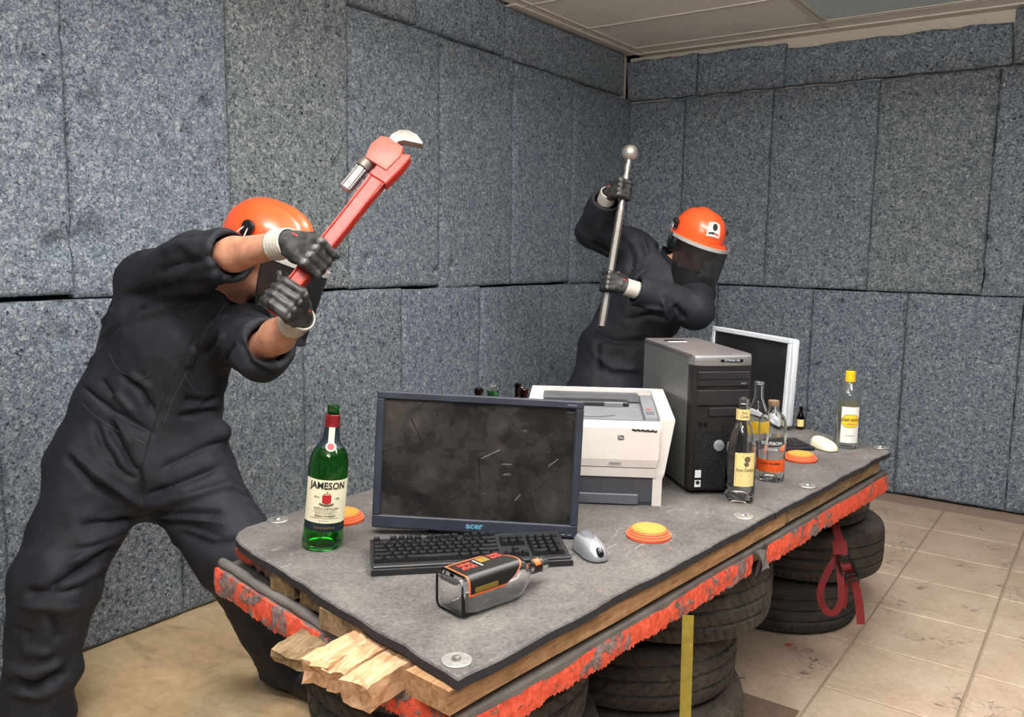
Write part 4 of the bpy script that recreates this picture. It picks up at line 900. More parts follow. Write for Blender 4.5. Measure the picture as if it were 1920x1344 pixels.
# dark and clear bottles standing behind the dusty monitor, only their tops in view
def plainb(px, py, H, R, gm, label, cap=None, nr=0.0125):
    p = atz(px, py, T); o = bottle(label, p, gm, [(R*0.94, 0.001), (R, 0.005), (R, H*0.55), (R*0.9, H*0.63), (R*0.55, H*0.72), (nr*1.15, H*0.79), (nr, H*0.92), (nr, H*0.955), (nr*1.15, H*0.957), (nr*1.15, H*0.985), (nr*1.02, H)], 'bottles behind the dusty monitor')
    if cap: obj('neck_ring', Lathe([(nr*1.2, H*0.87), (nr*1.22, H*0.93)], 20), cap, o, smooth=True, local=True)
    return o
plainb(896, 925, 0.300, 0.034, 'glass_brown', 'dark bottle neck rising behind the monitor, left of the clear one', nr=0.0115)
plainb(922, 895, 0.283, 0.036, 'glass_lemon', 'clear bottle neck with a green ring behind the monitor', 'glass_green', nr=0.015)
plainb(944, 938, 0.285, 0.026, 'glass_brown', 'short black bottle top just showing above the monitor', 'black_plastic', nr=0.0145)
plainb(968, 908, 0.300, 0.030, 'glass_brown', 'slim black bottle neck left of the printer corner', nr=0.009)
plainb(978, 944, 0.316, 0.030, 'glass_brown', 'dark bottle neck with a silver ring touching the printer corner', 'silver_plastic', nr=0.013)
mp_ = atz(1500, 804, T)
mb = bottle('tiny brown bottle at the table edge beside the white monitor', mp_, 'glass_brown', [(0.014, 0.001), (0.0155, 0.004), (0.0155, 0.045), (0.010, 0.060), (0.007, 0.068), (0.0068, 0.082), (0.008, 0.083), (0.008, 0.087)], t=0.0015)
obj('label', patch(0.0155, face_a(mp_), 0.9, 0.012, 0.040), 'paper_yellow', mb, local=True)

# ------------------------------------------------------------------ printer
pa = math.radians(31); pX = np.array([math.cos(pa), math.sin(pa)]); pf = np.array([-0.955, 2.043]) - pX*0.175
pt = thing('laser_printer', 'white laser printer with grey paper tray between the dusty monitor and the tower', 'printer', (pf[0], pf[1], T), pa)
def Loft(sections):
    n = len(sections[0]); V = [p for s in sections for p in s]
    return G(V, [(k*n+i, k*n+(i+1) % n, (k+1)*n+(i+1) % n, (k+1)*n+i) for k in range(len(sections)-1) for i in range(n)] + [tuple(range(n))[::-1], tuple((len(sections)-1)*n+i for i in range(n))])
def rect(x0, x1, y0, y1, z): return [(x0, y0, z), (x1, y0, z), (x1, y1, z), (x0, y1, z)]
def rectd(x0, x1, y0, y1, zf, zr): return [(x0, y0, zf), (x1, y0, zf), (x1, y1, zr), (x0, y1, zr)]
W2 = 0.175; Dp = 0.355
obj('paper_tray', Loft([rect(-W2+.004, W2-.028, 0.004, Dp, 0.0), rect(-W2+.004, W2-.028, 0.0, Dp, 0.012), rect(-W2+.004, W2-.028, -0.004, Dp, 0.078)]), 'printer_dark', pt, local=True)
obj('tray_handle', Box(0.27, 0.006, 0.030, 0.003).t(-0.025, -0.0035, 0.017), 'grey_plastic', bpy.data.objects[pt.children[0].name], local=True)
# side cheeks flare towards the top
for s, nm in ((1, 'side_cheek'), (-1, 'side_cheek')):
    xi = lambda a, b: (a, b) if s > 0 else (-b, -a)
    a0, a1 = xi(W2-.028, W2-.003); b0_, b1__ = xi(W2-.024, W2+.002); c0, c1 = xi(W2-.012, W2+.026)
    obj(nm, Loft([rect(a0, a1, 0.0, Dp, 0.0), rect(a0, a1, -0.004, Dp, 0.075), rect(b0_, b1__, -0.006, Dp, 0.090), rectd(c0, c1, -0.004, Dp-0.01, 0.238, 0.262)]), 'printer_white', pt, local=True)
obj('lower_fascia', Loft([rect(-W2-.002, W2-.024, -0.008, 0.02, 0.080), rect(-W2-.003, W2-.022, -0.012, 0.02, 0.106)]), 'printer_white', pt, local=True)
fd = obj('front_door', Loft([rect(-W2-.004, W2-.022, -0.013, 0.022, 0.1085), rect(-W2-.008, W2-.016, -0.017, 0.022, 0.13), rect(-W2-.016, W2-.012, -0.016, 0.022, 0.215), rect(-W2-.016, W2-.012, -0.006, 0.022, 0.228)]), 'printer_white', pt, local=True)
lg = Box(0.017, 0.0012, 0.012, 0.0002).t(0.058, -0.0172, 0.190); lo_ = obj('logo_plate', lg, 'ink_grey', fd, local=True)
obj('logo', Lathe([(0, 0), (0.0055, 0), (0.0055, 0.0012), (0, 0.0012)], 20).rx(math.pi/2).t(0.058, -0.0176, 0.190) , 'ink_black', fd, local=True)
obj('logo_letters', text_geo('hp', 0.009, 0.0002, bold=0.0002).rx(math.pi/2).t(0.058, -0.0192, 0.1905), 'ink_pale', fd, local=True)
sm = Ribbon([(0.086 + 0.0035*k, -0.0168 - 0.0004, 0.2115 + 0.0016*math.sin(k*1.7) - 0.00012*k) for k in range(20)], [(0, -1, 0)]*20, [0.003 + 0.0022*abs(math.sin(k*0.9)) for k in range(20)], 0.0004)
obj('ink_smear', sm, 'ink_black', fd, local=True)
obj('model_plate', Box(0.032, 0.0006, 0.0035).t(0.044, -0.0174, 0.120), 'ink_grey', fd, local=True)
# top: grey deck with sunken output tray
obj('top_deck', Loft([rectd(-W2-.014, W2+.012, 0.018, Dp-.012, 0.19, 0.20), rectd(-W2-.014, W2+.012, 0.018, Dp-.012, 0.222, 0.236)]), 'printer_grey', pt, local=True)
obj('output_slope', Loft([rectd(-W2+.02, W2-.06, 0.03, 0.20, 0.223, 0.226), rectd(-W2+.02, W2-.06, 0.03, 0.20, 0.2285, 0.2295)]), 'printer_grey', pt, local=True)
obj('slope_crease', Ribbon([(-0.09 + 0.0085*k, 0.085 - 0.028*math.sin(math.pi*k/16), 0.2288) for k in range(17)], [(0, 0, 1)]*17, 0.002, 0.0014), 'printer_dark', pt, local=True)
obj('output_slot', Box(0.25, 0.05, 0.022, 0.004).t(-0.035, 0.235, 0.2335), 'black_plastic', pt, local=True)
obj('slot_hood', Loft([rectd(-W2-.004, W2-.045, 0.262, Dp-.018, 0.236, 0.238), rectd(-W2+.004, W2-.055, 0.268, Dp-.018, 0.252, 0.252)]), 'printer_dark', pt, local=True)
obj('paper_stop', Box(0.055, 0.012, 0.016, 0.002).t(0.045, 0.208, 0.236), 'printer_grey', pt, local=True)
obj('back_rim', Loft([rect(-W2-.022, W2+.022, Dp-.022, Dp+.002, 0.20), rect(-W2-.024, W2+.025, Dp-.020, Dp, 0.263)]), 'printer_white', pt, local=True)
cpn = obj('control_panel', Loft([rectd(W2-.052, W2-.014, 0.03, 0.30, 0.222, 0.236), rectd(W2-.050, W2-.015, 0.034, 0.296, 0.234, 0.252)]), 'printer_grey', pt, local=True)
obj('button', Box(0.020, 0.022, 0.003, 0.001).rx(0.07).t(W2-.033, 0.085, 0.2385), 'grey_plastic', cpn, local=True); obj('status_light', Box(0.010, 0.006, 0.003, 0.001).rx(0.07).t(W2-.036, 0.125, 0.2415), 'ink_bright_red', cpn, local=True)
obj('rear_body', Loft([rect(-W2+.006, W2-.006, 0.02, Dp-.002, 0.078), rect(-W2-.01, W2+.01, 0.02, Dp-.012, 0.192)]), 'printer_white', pt, local=True)

# ------------------------------------------------------------------ tower
ta = math.radians(45)
tw = thing('computer_tower', 'black and grey computer tower with round silver badge behind the rum bottle', 'computer', (-0.949, 2.193, T), ta)
TW, TD, TH = 0.180, 0.43, 0.400
obj('foot', Box(0.05, TD*0.9, 0.010, 0.003).t(0.04, TD/2, 0.005), 'tower_black', tw, local=True); obj('foot', Box(0.05, TD*0.9, 0.010, 0.003).t(TW-0.04, TD/2, 0.005), 'tower_black', tw, local=True)
obj('side_panel', Box(0.008, TD-0.03, TH-0.022, 0.003).t(0.004, 0.03+(TD-0.03)/2, 0.010+(TH-0.022)/2), 'tower_grey', tw, local=True)
obj('side_panel', Box(0.008, TD-0.03, TH-0.022, 0.003).t(TW-0.004, 0.03+(TD-0.03)/2, 0.010+(TH-0.022)/2), 'tower_grey', tw, local=True)
obj('chassis', Box(TW-0.012, TD-0.02, TH-0.024, 0.002).t(TW/2, 0.018+(TD-0.02)/2, 0.010+(TH-0.022)/2), 'tower_black', tw, local=True)
tp_ = obj('top_cover', Prism(rounded(TW+0.002, TD-0.004, 0.012), 0.014, 0.004, 2).t(TW/2, TD/2+0.004, TH-0.014), 'tower_top', tw, smooth=30, local=True)
obj('top_grip', Prism(rounded(0.07, 0.03, 0.014), 0.002).t(TW/2-0.02, TD-0.09, TH-0.0005), 'black_gloss', tp_, local=True); obj('sticker', Box(0.060, 0.018, 0.0008).t(TW/2-0.02, TD-0.115, TH+0.0002), 'paper_white', tp_, local=True)
fz = obj('front_bezel', Prism([(0.0, 0.012), (0.004, 0.002), (0.012, -0.006), (TW/2, -0.010), (TW-0.012, -0.006), (TW-0.004, 0.002), (TW, 0.012), (TW, 0.03), (0.0, 0.03)], TH-0.044).t(0, 0, 0.012), 'tower_black', tw, local=True)
obj('silver_brow', Prism([(0.0, 0.014), (0.006, 0.0), (0.02, -0.008), (TW/2, -0.013), (TW-0.02, -0.008), (TW-0.006, 0.0), (TW, 0.014), (TW, 0.04), (0, 0.04)], 0.030, 0.006, 2).t(0, 0, TH-0.033), 'tower_silver', tw, smooth=30, local=True)
br = bpy.data.objects[tw.children[-1].name]
obj('name_badge', Box(0.066, 0.002, 0.009, 0.001).t(TW/2+0.02, -0.0128, TH-0.016), 'black_gloss', br, local=True); obj('lettering', text_geo('OPTIPLEX 755', 0.007, 0.0002, xs=1.05).rx(math.pi/2).t(TW/2+0.02, -0.0141, TH-0.016), 'ink_pale', br, local=True)
bay = lambda x0, x1, z0, z1, nm, y=-0.0095: obj(nm, Box(x1-x0, 0.006, z1-z0, 0.001).t((x0+x1)/2, y, (z0+z1)/2), 'black_plastic', tw, local=True)
d1 = bay(0.014, 0.166, 0.312, 0.352, 'optical_drive'); obj('drive_slot', Box(0.148, 0.001, 0.0012).t(0.09, -0.0127, 0.331), 'black_gloss', d1, local=True); obj('eject_button', Box(0.016, 0.002, 0.005, 0.0005).t(0.148, -0.0130, 0.319), 'grey_plastic', d1, local=True)
bay(0.012, 0.166, 0.258, 0.300, 'drive_blank'); bay(0.050, 0.164, 0.226, 0.250, 'floppy_blank')
for x in (0.026, 0.042): obj('audio_jack', Tube([(x, -0.0075, 0.203), (x, -0.0105, 0.203)], 0.006, 16), 'black_gloss', tw, local=True)
for x in (0.130, 0.146): obj('usb_port', Box(0.005, 0.004, 0.014).t(x, -0.0095, 0.200), 'silver_plastic', tw, local=True)
# perforated grille: a lattice of bars before a dark recess
g = G(); gx = np.linspace(0.014, 0.166, 27); gz = np.linspace(0.022, 0.186, 28)
gf = lambda x: -0.0100 - 0.0020*(1-((x-0.09)/0.09)**2)
for x in gx: g = g + Box(0.0026, 0.003, 0.167).t(x, gf(x)-0.001, 0.104)
for z in gz:
    for a_, b_ in zip(gx[:-1:2], list(gx[2::2])): g = g + Box(b_-a_+0.0005, 0.0028, 0.0026).t((a_+b_)/2, (gf(a_)+gf(b_))/2-0.001, z)
obj('vent_grille', g, 'black_plastic', tw, local=True, kind='stuff')
pb = obj('power_badge', Lathe([(0.0, 0.006), (0.012, 0.0058), (0.0155, 0.004), (0.0165, 0.0)], 30).rx(math.pi/2).t(0.082, -0.0135, 0.143), 'silver_plastic', tw, smooth=40, local=True)
obj('badge_letters', text_geo('DELL', 0.008, 0.0003, bold=0.0002).rx(math.pi/2).t(0.082, -0.0198, 0.143), 'ink_grey', pb, local=True)
obj('sticker', Box(0.018, 0.0008, 0.022, 0.0002).t(0.024, -0.0138, 0.062), 'ink_pale', tw, local=True); obj('sticker', Box(0.018, 0.0008, 0.020, 0.0002).t(0.024, -0.0138, 0.034), 'paper_white', tw, local=True)
obj('sticker_mark', Lathe([(0, 0), (0.0058, 0), (0.0058, 0.001), (0, 0.001)], 18).rx(math.pi/2).t(0.024, -0.0140, 0.037), 'ink_black', tw, local=True)
# ------------------------------------------------------------------ people: sculpting by distance field
class Field:
    def __init__(s, lo, hi, h):
        s.lo = np.array(lo, float); s.h = h; s.n = np.ceil((np.array(hi)-s.lo)/h).astype(int) + 1
        s.F = np.full(s.n, 9.0, np.float32)
        s.ax = [s.lo[i] + h*np.arange(s.n[i]) for i in range(3)]
    def sub(s, lo, hi):
        i0 = np.clip(np.floor((np.array(lo)-s.lo)/s.h).astype(int), 0, s.n); i1 = np.clip(np.ceil((np.array(hi)-s.lo)/s.h).astype(int)+1, 0, s.n)
        sl = tuple(slice(a, b) for a, b in zip(i0, i1)); X, Y, Z = np.meshgrid(*[s.ax[i][sl[i]] for i in range(3)], indexing='ij', sparse=True)
        return sl, X, Y, Z
    def put(s, sl, d, k, op='u'):
        F = s.F[sl]
        if F.size == 0: return
        if op == 'u':
            if k > 0: hh = np.clip(0.5 + 0.5*(F-d)/k, 0, 1); F[...] = F + (d-F)*hh - k*hh*(1-hh)
            else: np.minimum(F, d, out=F)
        else: np.maximum(F, -d, out=F)
    def cap(s, a, b, ra, rb, k=0.03, v=None, sc=1.0, op='u'):
        a, b = np.array(a, float), np.array(b, float); m = max(ra, rb)*max(1, sc) + k + 2*s.h
        sl, X, Y, Z = s.sub(np.minimum(a, b)-m, np.maximum(a, b)+m); ba = b-a; L2 = max(ba@ba, 1e-12)
        px, py, pz = X-a[0], Y-a[1], Z-a[2]; t = np.clip((px*ba[0]+py*ba[1]+pz*ba[2])/L2, 0, 1)
        qx, qy, qz = px-t*ba[0], py-t*ba[1], pz-t*ba[2]; q2 = qx*qx+qy*qy+qz*qz
        if v is not None:
            w = qx*v[0]+qy*v[1]+qz*v[2]; q2 = q2 - w*w + (w/sc)**2
        s.put(sl, (np.sqrt(np.maximum(q2, 0)) - (ra+(rb-ra)*t)).astype(np.float32), k, op)
    def ell(s, c, R, r, k=0.02, op='u'):
        """ellipsoid: R columns = axes"""
        c = np.array(c, float); m = max(r) + k + 2*s.h; sl, X, Y, Z = s.sub(c-m, c+m); p = [X-c[0], Y-c[1], Z-c[2]]
        q = [sum(p[i]*R[i][j] for i in range(3)) for j in range(3)]
        k0 = np.sqrt(sum((q[j]/r[j])**2 for j in range(3))); k1 = np.sqrt(sum((q[j]/r[j]**2)**2 for j in range(3)))
        s.put(sl, (k0*(k0-1)/np.maximum(k1, 1e-6)).astype(np.float32), k, op)
    def mesh(s):
        F = s.F; inside = F < 0; n = np.array(F.shape)
        c = [inside[dx:n[0]-1+dx, dy:n[1]-1+dy, dz:n[2]-1+dz] for dx in (0, 1) for dy in (0, 1) for dz in (0, 1)]
        cnt = sum(x.astype(np.int8) for x in c); act = (cnt > 0) & (cnt < 8); idx = np.argwhere(act); vid = -np.ones(act.shape, np.int64); vid[act] = np.arange(len(idx))
        acc = np.zeros((len(idx), 3)); num = np.zeros(len(idx))
        cor = [(dx, dy, dz) for dx in (0, 1) for dy in (0, 1) for dz in (0, 1)]
        val = [F[idx[:, 0]+a, idx[:, 1]+b, idx[:, 2]+d] for a, b, d in cor]
        for i in range(8):
            for j in range(i+1, 8):
                if sum(abs(p-q) for p, q in zip(cor[i], cor[j])) != 1: continue
                m = (val[i] < 0) != (val[j] < 0); t = val[i][m]/(val[i][m]-val[j][m])
                acc[m] += np.array(cor[i]) + t[:, None]*(np.array(cor[j])-np.array(cor[i])); num[m] += 1
        V = s.lo + s.h*(idx + acc/np.maximum(num, 1)[:, None]); Q = []
        for ax in range(3):
            e = [slice(None)]*3; e[ax] = slice(0, -1); g = [slice(None)]*3; g[ax] = slice(1, None)
            A, B = inside[tuple(e)], inside[tuple(g)]; P = np.argwhere(A != B); fl = A[tuple(P.T)]
            u, w = (ax+1) % 3, (ax+2) % 3; ok = (P[:, u] > 0) & (P[:, w] > 0) & (P[:, u] < n[u]-1) & (P[:, w] < n[w]-1); P, fl = P[ok], fl[ok]
            def cell(du, dw):
                q = P.copy(); q[:, u] += du; q[:, w] += dw; return vid[q[:, 0], q[:, 1], q[:, 2]]
            q4 = np.stack([cell(-1, -1), cell(0, -1), cell(0, 0), cell(-1, 0)], 1); q4[~fl] = q4[~fl][:, ::-1]; Q.append(q4)
        return V, np.vstack(Q)
def vnormals(V, Q):
    n = np.cross(V[Q[:, 2]]-V[Q[:, 0]], V[Q[:, 3]]-V[Q[:, 1]]); N = np.zeros_like(V)
    for k in range(4): np.add.at(N, Q[:, k], n)
    return N/np.maximum(np.linalg.norm(N, axis=1), 1e-12)[:, None]
def relax(V, Q, it=2, f=0.5):
    e = np.vstack([Q[:, [0, 1]], Q[:, [1, 2]], Q[:, [2, 3]], Q[:, [3, 0]]]); e = np.vstack([e, e[:, ::-1]]); d = np.bincount(e[:, 0], minlength=len(V))
    for _ in range(it):
        A = np.stack([np.bincount(e[:, 0], weights=V[e[:, 1], i], minlength=len(V)) for i in range(3)], 1)/np.maximum(d, 1)[:, None]; V = V + f*(A-V)
    return V
def fast_obj(name, V, Q, mat, parent):
    V = V - np.array(parent.location); me = bpy.data.meshes.new(name); me.vertices.add(len(V)); me.vertices.foreach_set('co', V.astype(np.float32).ravel())
    me.loops.add(len(Q)*4); me.loops.foreach_set('vertex_index', Q.astype(np.int32).ravel()); me.polygons.add(len(Q)); me.polygons.foreach_set('loop_start', np.arange(0, 4*len(Q), 4, dtype=np.int32))
    me.update(calc_edges=True); me.validate(); me.shade_smooth(); me.materials.append(MAT[mat]); o = bpy.data.objects.new(name, me); COL.objects.link(o); o.parent = parent; return o
from mathutils.bvhtree import BVHTree
def unit(v): v = np.array(v, float); return v/np.linalg.norm(v)
def caster(V, Q):
    t = BVHTree.FromPolygons(V.tolist(), Q.tolist())
    def f(px, py):
        h = t.ray_cast(Vector(CAM), Vector(unit(ray(px, py))))
        return None if h[0] is None else (np.array(h[0]), np.array(h[1]))
    return f
IMG = lambda x, y, z: AX @ np.array([x, -y, z], float)    # image right, image down, towards the viewer -> world direction

def skin_mat():
    m = NT('skin'); v = m.coord('World'); a = m.noise(v, 30, 3); m.col(m.ramp(a, [(0.35, srgb(176, 122, 98)), (0.65, srgb(204, 150, 122))])); m.set(Roughness=0.5); m.b.inputs['Subsurface Weight'].default_value = 0.0
skin_mat()
def cover_mat():
    m = NT('coverall_cloth'); v = m.coord('World'); a = m.noise(v, 12, 4, 0.6); w = m.noise(v, 420, 2)
    m.col(m.ramp(a, [(0.3, srgb(25, 27, 34)), (0.7, srgb(36, 38, 47))])); m.set(Roughness=0.7); m.b.inputs['Specular IOR Level'].default_value = 0.3
    m.bump(w, 0.15, 0.001)
cover_mat()
plain('cloth_seam', srgb(58, 58, 66), 0.8); plain('cloth_dark', srgb(22, 22, 26), 0.9)
def glove_mat():
    m = NT('glove_rubber'); v = m.coord('World'); a = m.noise(v, 45, 3, 0.6); m.col(m.ramp(a, [(0.42, srgb(24, 24, 25)), (0.68, srgb(70, 70, 68))])); m.set(Roughness=0.5); m.bump(m.noise(v, 300, 2), 0.3, 0.001)
glove_mat()
plain('knit_cuff', srgb(190, 186, 176), 0.9, var=0.12, vscale=120, bump=0.4, bscale=260)
plain('helmet_orange', srgb(238, 88, 40), 0.28, spec=0.5, coat=0.3)
plain('muff_black', srgb(24, 24, 26), 0.35); plain('brim_grey', srgb(168, 166, 162), 0.45); plain('wire_steel', srgb(200, 200, 198), 0.3, metal=0.8); plain('boot_black', srgb(22, 21, 21), 0.55, var=0.2)
plain('muff_red', srgb(206, 62, 40), 0.5); plain('eye_white', srgb(222, 216, 208), 0.3); plain('hair_brown', srgb(58, 42, 32), 0.8)
def visor_mat():
    m = NT('visor_mesh'); m.set(Base_Color=srgb(20, 20, 22), Roughness=0.4); tr = m.n('ShaderNodeBsdfTransparent'); mx = m.n('ShaderNodeMixShader'); mx.inputs[0].default_value = 0.86
    m.l(tr.outputs[0], mx.inputs[1]); m.l(m.b.outputs[0], mx.inputs[2]); m.l(mx.outputs[0], m.out.inputs[0])
visor_mat()

def grip(parent, cen, axis, wdir, right, rh, label, patch_col='ink_bright_red'):
    """gloved fist round a bar: axis points to the thumb side, wdir from the fist to the forearm; returns the wrist point"""
    z = unit(axis); w = np.array(wdir, float); y = -unit(w - z*(w@z)); x = np.cross(y, z) * (1 if right else -1)
    M = np.stack([x, y, z], 1); tw = lambda p: np.array(cen) + M @ np.array(p, float)
    Fd = Field(np.array(cen)-0.135, np.array(cen)+0.135, 0.0029); Rf = rh + 0.0125; kn = []
    wr = tw((rh+0.010, -0.078, -0.004)); zi = [0.034, 0.0115, -0.011, -0.032]; ln = [0.97, 1.0, 0.98, 0.9]
    Fd.ell(tw((rh+0.009, -0.026, 0.0)), M, (0.018, 0.046, 0.043), 0.008)
    for q, l in zip(zi, ln):
        K = np.array([(Rf+0.011)*math.cos(0.45), (Rf+0.011)*math.sin(0.45) + 0.004, q]); kn.append(tw(K))
        Fd.cap(tw((rh+0.014, -0.060, q*0.62)), tw(K), 0.0150, 0.0128, 0.010)
        P = [K] + [np.array([Rf*math.cos(a), Rf*math.sin(a), q*0.97 + (0.001 if i else 0)]) for i, a in enumerate((1.75*l, 2.85*l, 3.75*l))]
        for i, (ra, rb) in enumerate(((0.0128, 0.0118), (0.0122, 0.0108), (0.0110, 0.0092))): Fd.cap(tw(P[i]), tw(P[i+1]), ra, rb, 0.0035)
        Fd.ell(tw(P[1]), M, (0.0132, 0.0132, 0.0118), 0.002)
    t = [np.array(p) for p in ((rh+0.006, -0.052, 0.026), (rh*0.3, -Rf-0.008, 0.046), (-Rf*0.85, -Rf*0.75, 0.052), (-Rf-0.012, 0.006, 0.047))]
    for i, (ra, rb) in enumerate(((0.0175, 0.0150), (0.0142, 0.0128), (0.0126, 0.0100))): Fd.cap(tw(t[i]), tw(t[i+1]), ra, rb, 0.006)
    Fd.cap(tw((rh+0.008, -0.050, 0)), wr, 0.026, 0.029, 0.012, z, 1.15); Fd.cap(wr, wr + unit(w)*0.022, 0.0275, 0.0275, 0.010)
    V, Q = Fd.mesh(); V = relax(V, Q, 1, 0.4); g = fast_obj('glove', V, Q, 'glove_rubber', parent)
    loc = np.array(parent.location)
    for k in kn: obj('knuckle_pad', Lathe([(0, 0.004), (0.006, 0.0035), (0.009, 0.0)], 12).m(np.stack([y, z, x], 1), k + x*0.0115 + y*0.002 - loc), plain('pad_grey', srgb(96, 96, 94), 0.55).mat if 'pad_grey' not in MAT else 'pad_grey', g, smooth=True, local=True)
    obj('cuff_tab', Box(0.004, 0.022, 0.034, 0.0015).m(M, tw((rh+0.0315, -0.052, 0.004)) - loc), 'muff_red', g, local=True)
    return wr, M, tw
def cuff(parent, a, b, ra, rb):
    n = 14; P = [np.array(a) + (np.array(b)-np.array(a))*k/n for k in range(n+1)]; R = [ra + (rb-ra)*k/n + 0.0012*math.sin(k*2.2) for k in range(n+1)]
    g = Tube(P, R, 24, False); gi = Tube(P, [r-0.004 for r in R], 24, False); n1 = len(g.V); m = n*24
    g2 = g + gi; g2.F += [(k, (k+1) % 24, n1+(k+1) % 24, n1+k) for k in range(24)] + [(m+k, n1+m+k, n1+m+(k+1) % 24, m+(k+1) % 24) for k in range(24)]
    return obj('knit_cuff', g2, 'knit_cuff', parent, smooth=True)

def head_field(Fd, c, H):
    """H columns: face, left, up"""
    tw = lambda p: np.array(c) + H @ np.array(p, float)
    Fd.ell(tw((-0.008, 0, 0.022)), H, (0.097, 0.076, 0.098), 0.02); Fd.ell(tw((0.022, 0, -0.045)), H, (0.070, 0.060, 0.082), 0.03)
    Fd.ell(tw((0.060, 0, -0.104)), H, (0.028, 0.030, 0.022), 0.03); Fd.cap(tw((0.082, -0.034, 0.012)), tw((0.082, 0.034, 0.012)), 0.012, 0.012, 0.015)
    for s in (-1, 1):
        Fd.ell(tw((0.092, s*0.031, -0.004)), H, (0.016, 0.014, 0.010), 0.006, 'cut'); Fd.ell(tw((0.060, s*0.042, -0.035)), H, (0.028, 0.020, 0.020), 0.02)
        Fd.ell(tw((-0.008, s*0.079, -0.012)), H, (0.024, 0.010, 0.034), 0.006)
    Fd.cap(tw((0.090, 0, 0.004)), tw((0.112, 0, -0.036)), 0.009, 0.0135, 0.008); Fd.ell(tw((0.100, 0.010, -0.040)), H, (0.010, 0.009, 0.008), 0.006); Fd.ell(tw((0.100, -0.010, -0.040)), H, (0.010, 0.009, 0.008), 0.006)
    Fd.cap(tw((0.088, -0.020, -0.066)), tw((0.088, 0.020, -0.066)), 0.0075, 0.0075, 0.006); Fd.cap(tw((0.086, -0.017, -0.078)), tw((0.086, 0.017, -0.078)), 0.0085, 0.0085, 0.006)
    return tw
def helmet(parent, c, H, sticker=False, up_arms=True):
    loc = np.array(parent.location); tw = lambda g: g.m(H, np.array(c) - loc)
    A, B, Cc = 0.142, 0.116, 0.118
    def dome_pt(th, ph, off=0.0):      # th round the head, ph 0 = rim .. 1 = crown
        cx_, sx_ = math.cos(th), math.sin(th); e = ph*math.pi/2; r = math.cos(e)**0.82
        x, y, zz = A*r*cx_, B*r*sx_, Cc*math.sin(e)**0.9
        ridge = 0.007*math.exp(-(y/0.020)**4)*min(1, zz/0.05) + 0.003*math.exp(-((abs(y)-0.055)/0.008)**2)*min(1, zz/0.05)
        return np.array([x*(1+off/A), y*(1+off/B), zz + ridge + off*ph])
    n, mm = 64, 18; V = [dome_pt(2*math.pi*i/n, j/mm) for j in range(mm) for i in range(n)] + [dome_pt(0, 1)]
    F = [(j*n+i, j*n+(i+1) % n, (j+1)*n+(i+1) % n, (j+1)*n+i) for j in range(mm-1) for i in range(n)] + [((mm-1)*n+i, (mm-1)*n+(i+1) % n, mm*n) for i in range(n)]
    def ringp(i, out, dz):
        th = 2*math.pi*i/n; f = max(0, math.cos(th))**3; r = max(0, -math.cos(th))**4; o = out*(1 + 2.0*f + 0.8*r); return np.array([(A+o)*math.cos(th), (B+o)*math.sin(th), dz - 0.010*f*(out > 0) - 0.014*r])
    b0 = len(V)
    for out, dz in ((0.0, -0.012), (0.012, -0.016), (0.013, -0.020), (0.0, -0.022), (-0.006, -0.016)): V += [ringp(i, out, dz) for i in range(n)]
    prev = 0
    for k in range(5):
        st = b0 + k*n
        F += [(prev+(i+1) % n, prev+i, st+i, st+(i+1) % n) for i in range(n)]; prev = st
    h = obj('helmet', tw(G(V, F)), 'helmet_orange', parent, smooth=45, local=True, label='orange safety helmet')
    # liner closes the underside
    obj('liner', tw(Lathe([(0.0, 0.09), (0.06, 0.085), (0.095, 0.05), (0.105, 0.0), (0.105, -0.015)], 40).s3(1.28, 1.04, 1.0)), 'muff_black', h, smooth=True, local=True)
    for s in (1, -1):
        mnt = obj('muff_mount', tw(Box(0.034, 0.014, 0.040, 0.005, 2).t(-0.012, s*(B+0.006), 0.020) + Lathe([(0, 0.012), (0.015, 0.012), (0.019, 0.008), (0.019, 0.0)], 20).rx(-s*math.pi/2).t(-0.008, s*(B+0.010), 0.030)), 'muff_black', h, smooth=35, local=True)
        for dx in (-0.016, 0.016): obj('muff_wire', tw(Tube([(-0.010+dx*0.4, s*(B+0.020), 0.026), (-0.022+dx, s*(B+0.024), -0.010), (-0.020+dx, s*(B+0.012), -0.052)], 0.0024, 8)), 'wire_steel', h, smooth=True, local=True)
        cup_ = obj('ear_cup', tw(Lathe([(0.0, 0.040), (0.030, 0.038), (0.040, 0.030), (0.044, 0.012), (0.043, 0.0), (0.0, 0.0)], 26).s3(0.86, 1.12, 1).rx(-s*math.pi/2).t(-0.014, s*0.086, -0.062)), 'muff_black', h, smooth=40, local=True)
        obj('ear_cushion', tw(Lathe([(0.020, 0.0), (0.042, 0.0), (0.045, -0.008), (0.040, -0.014), (0.024, -0.014)], 24).s3(0.86, 1.12, 1).rx(-s*math.pi/2).t(-0.014, s*0.086, -0.062)), 'muff_red', h, smooth=40, local=True)
    # face shield hanging from the brim
    Rv, half = 0.158, 1.25
    hold = [(Rv*1.02*math.cos(a)*1.26, Rv*0.86*math.sin(a), -0.022 - 0.004*math.cos(a)) for a in np.linspace(-1.45, 1.45, 40)]
    obj('brim_band', tw(Ribbon(hold, [unit((math.cos(a), math.sin(a), 0)) for a in np.linspace(-1.45, 1.45, 40)], 0.016, 0.004)), 'brim_grey', h, local=True)
    def vp(u, v, r=0.0):
        a = (u*2-1)*half*(1 - 0.12*v*v); rr = Rv + r - 0.006*v; return (rr*math.cos(a)*1.30 + 0.014*v, rr*0.86*math.sin(a), -0.022 - 0.225*v + 0.020*v*v*abs(u*2-1)**3*2)
    vis = GridSurf(40, 16, lambda u, v: vp(u, v)); 
    vi = obj('face_shield', tw(vis), 'visor_mesh', h, smooth=True, local=True, label='dark mesh face shield')
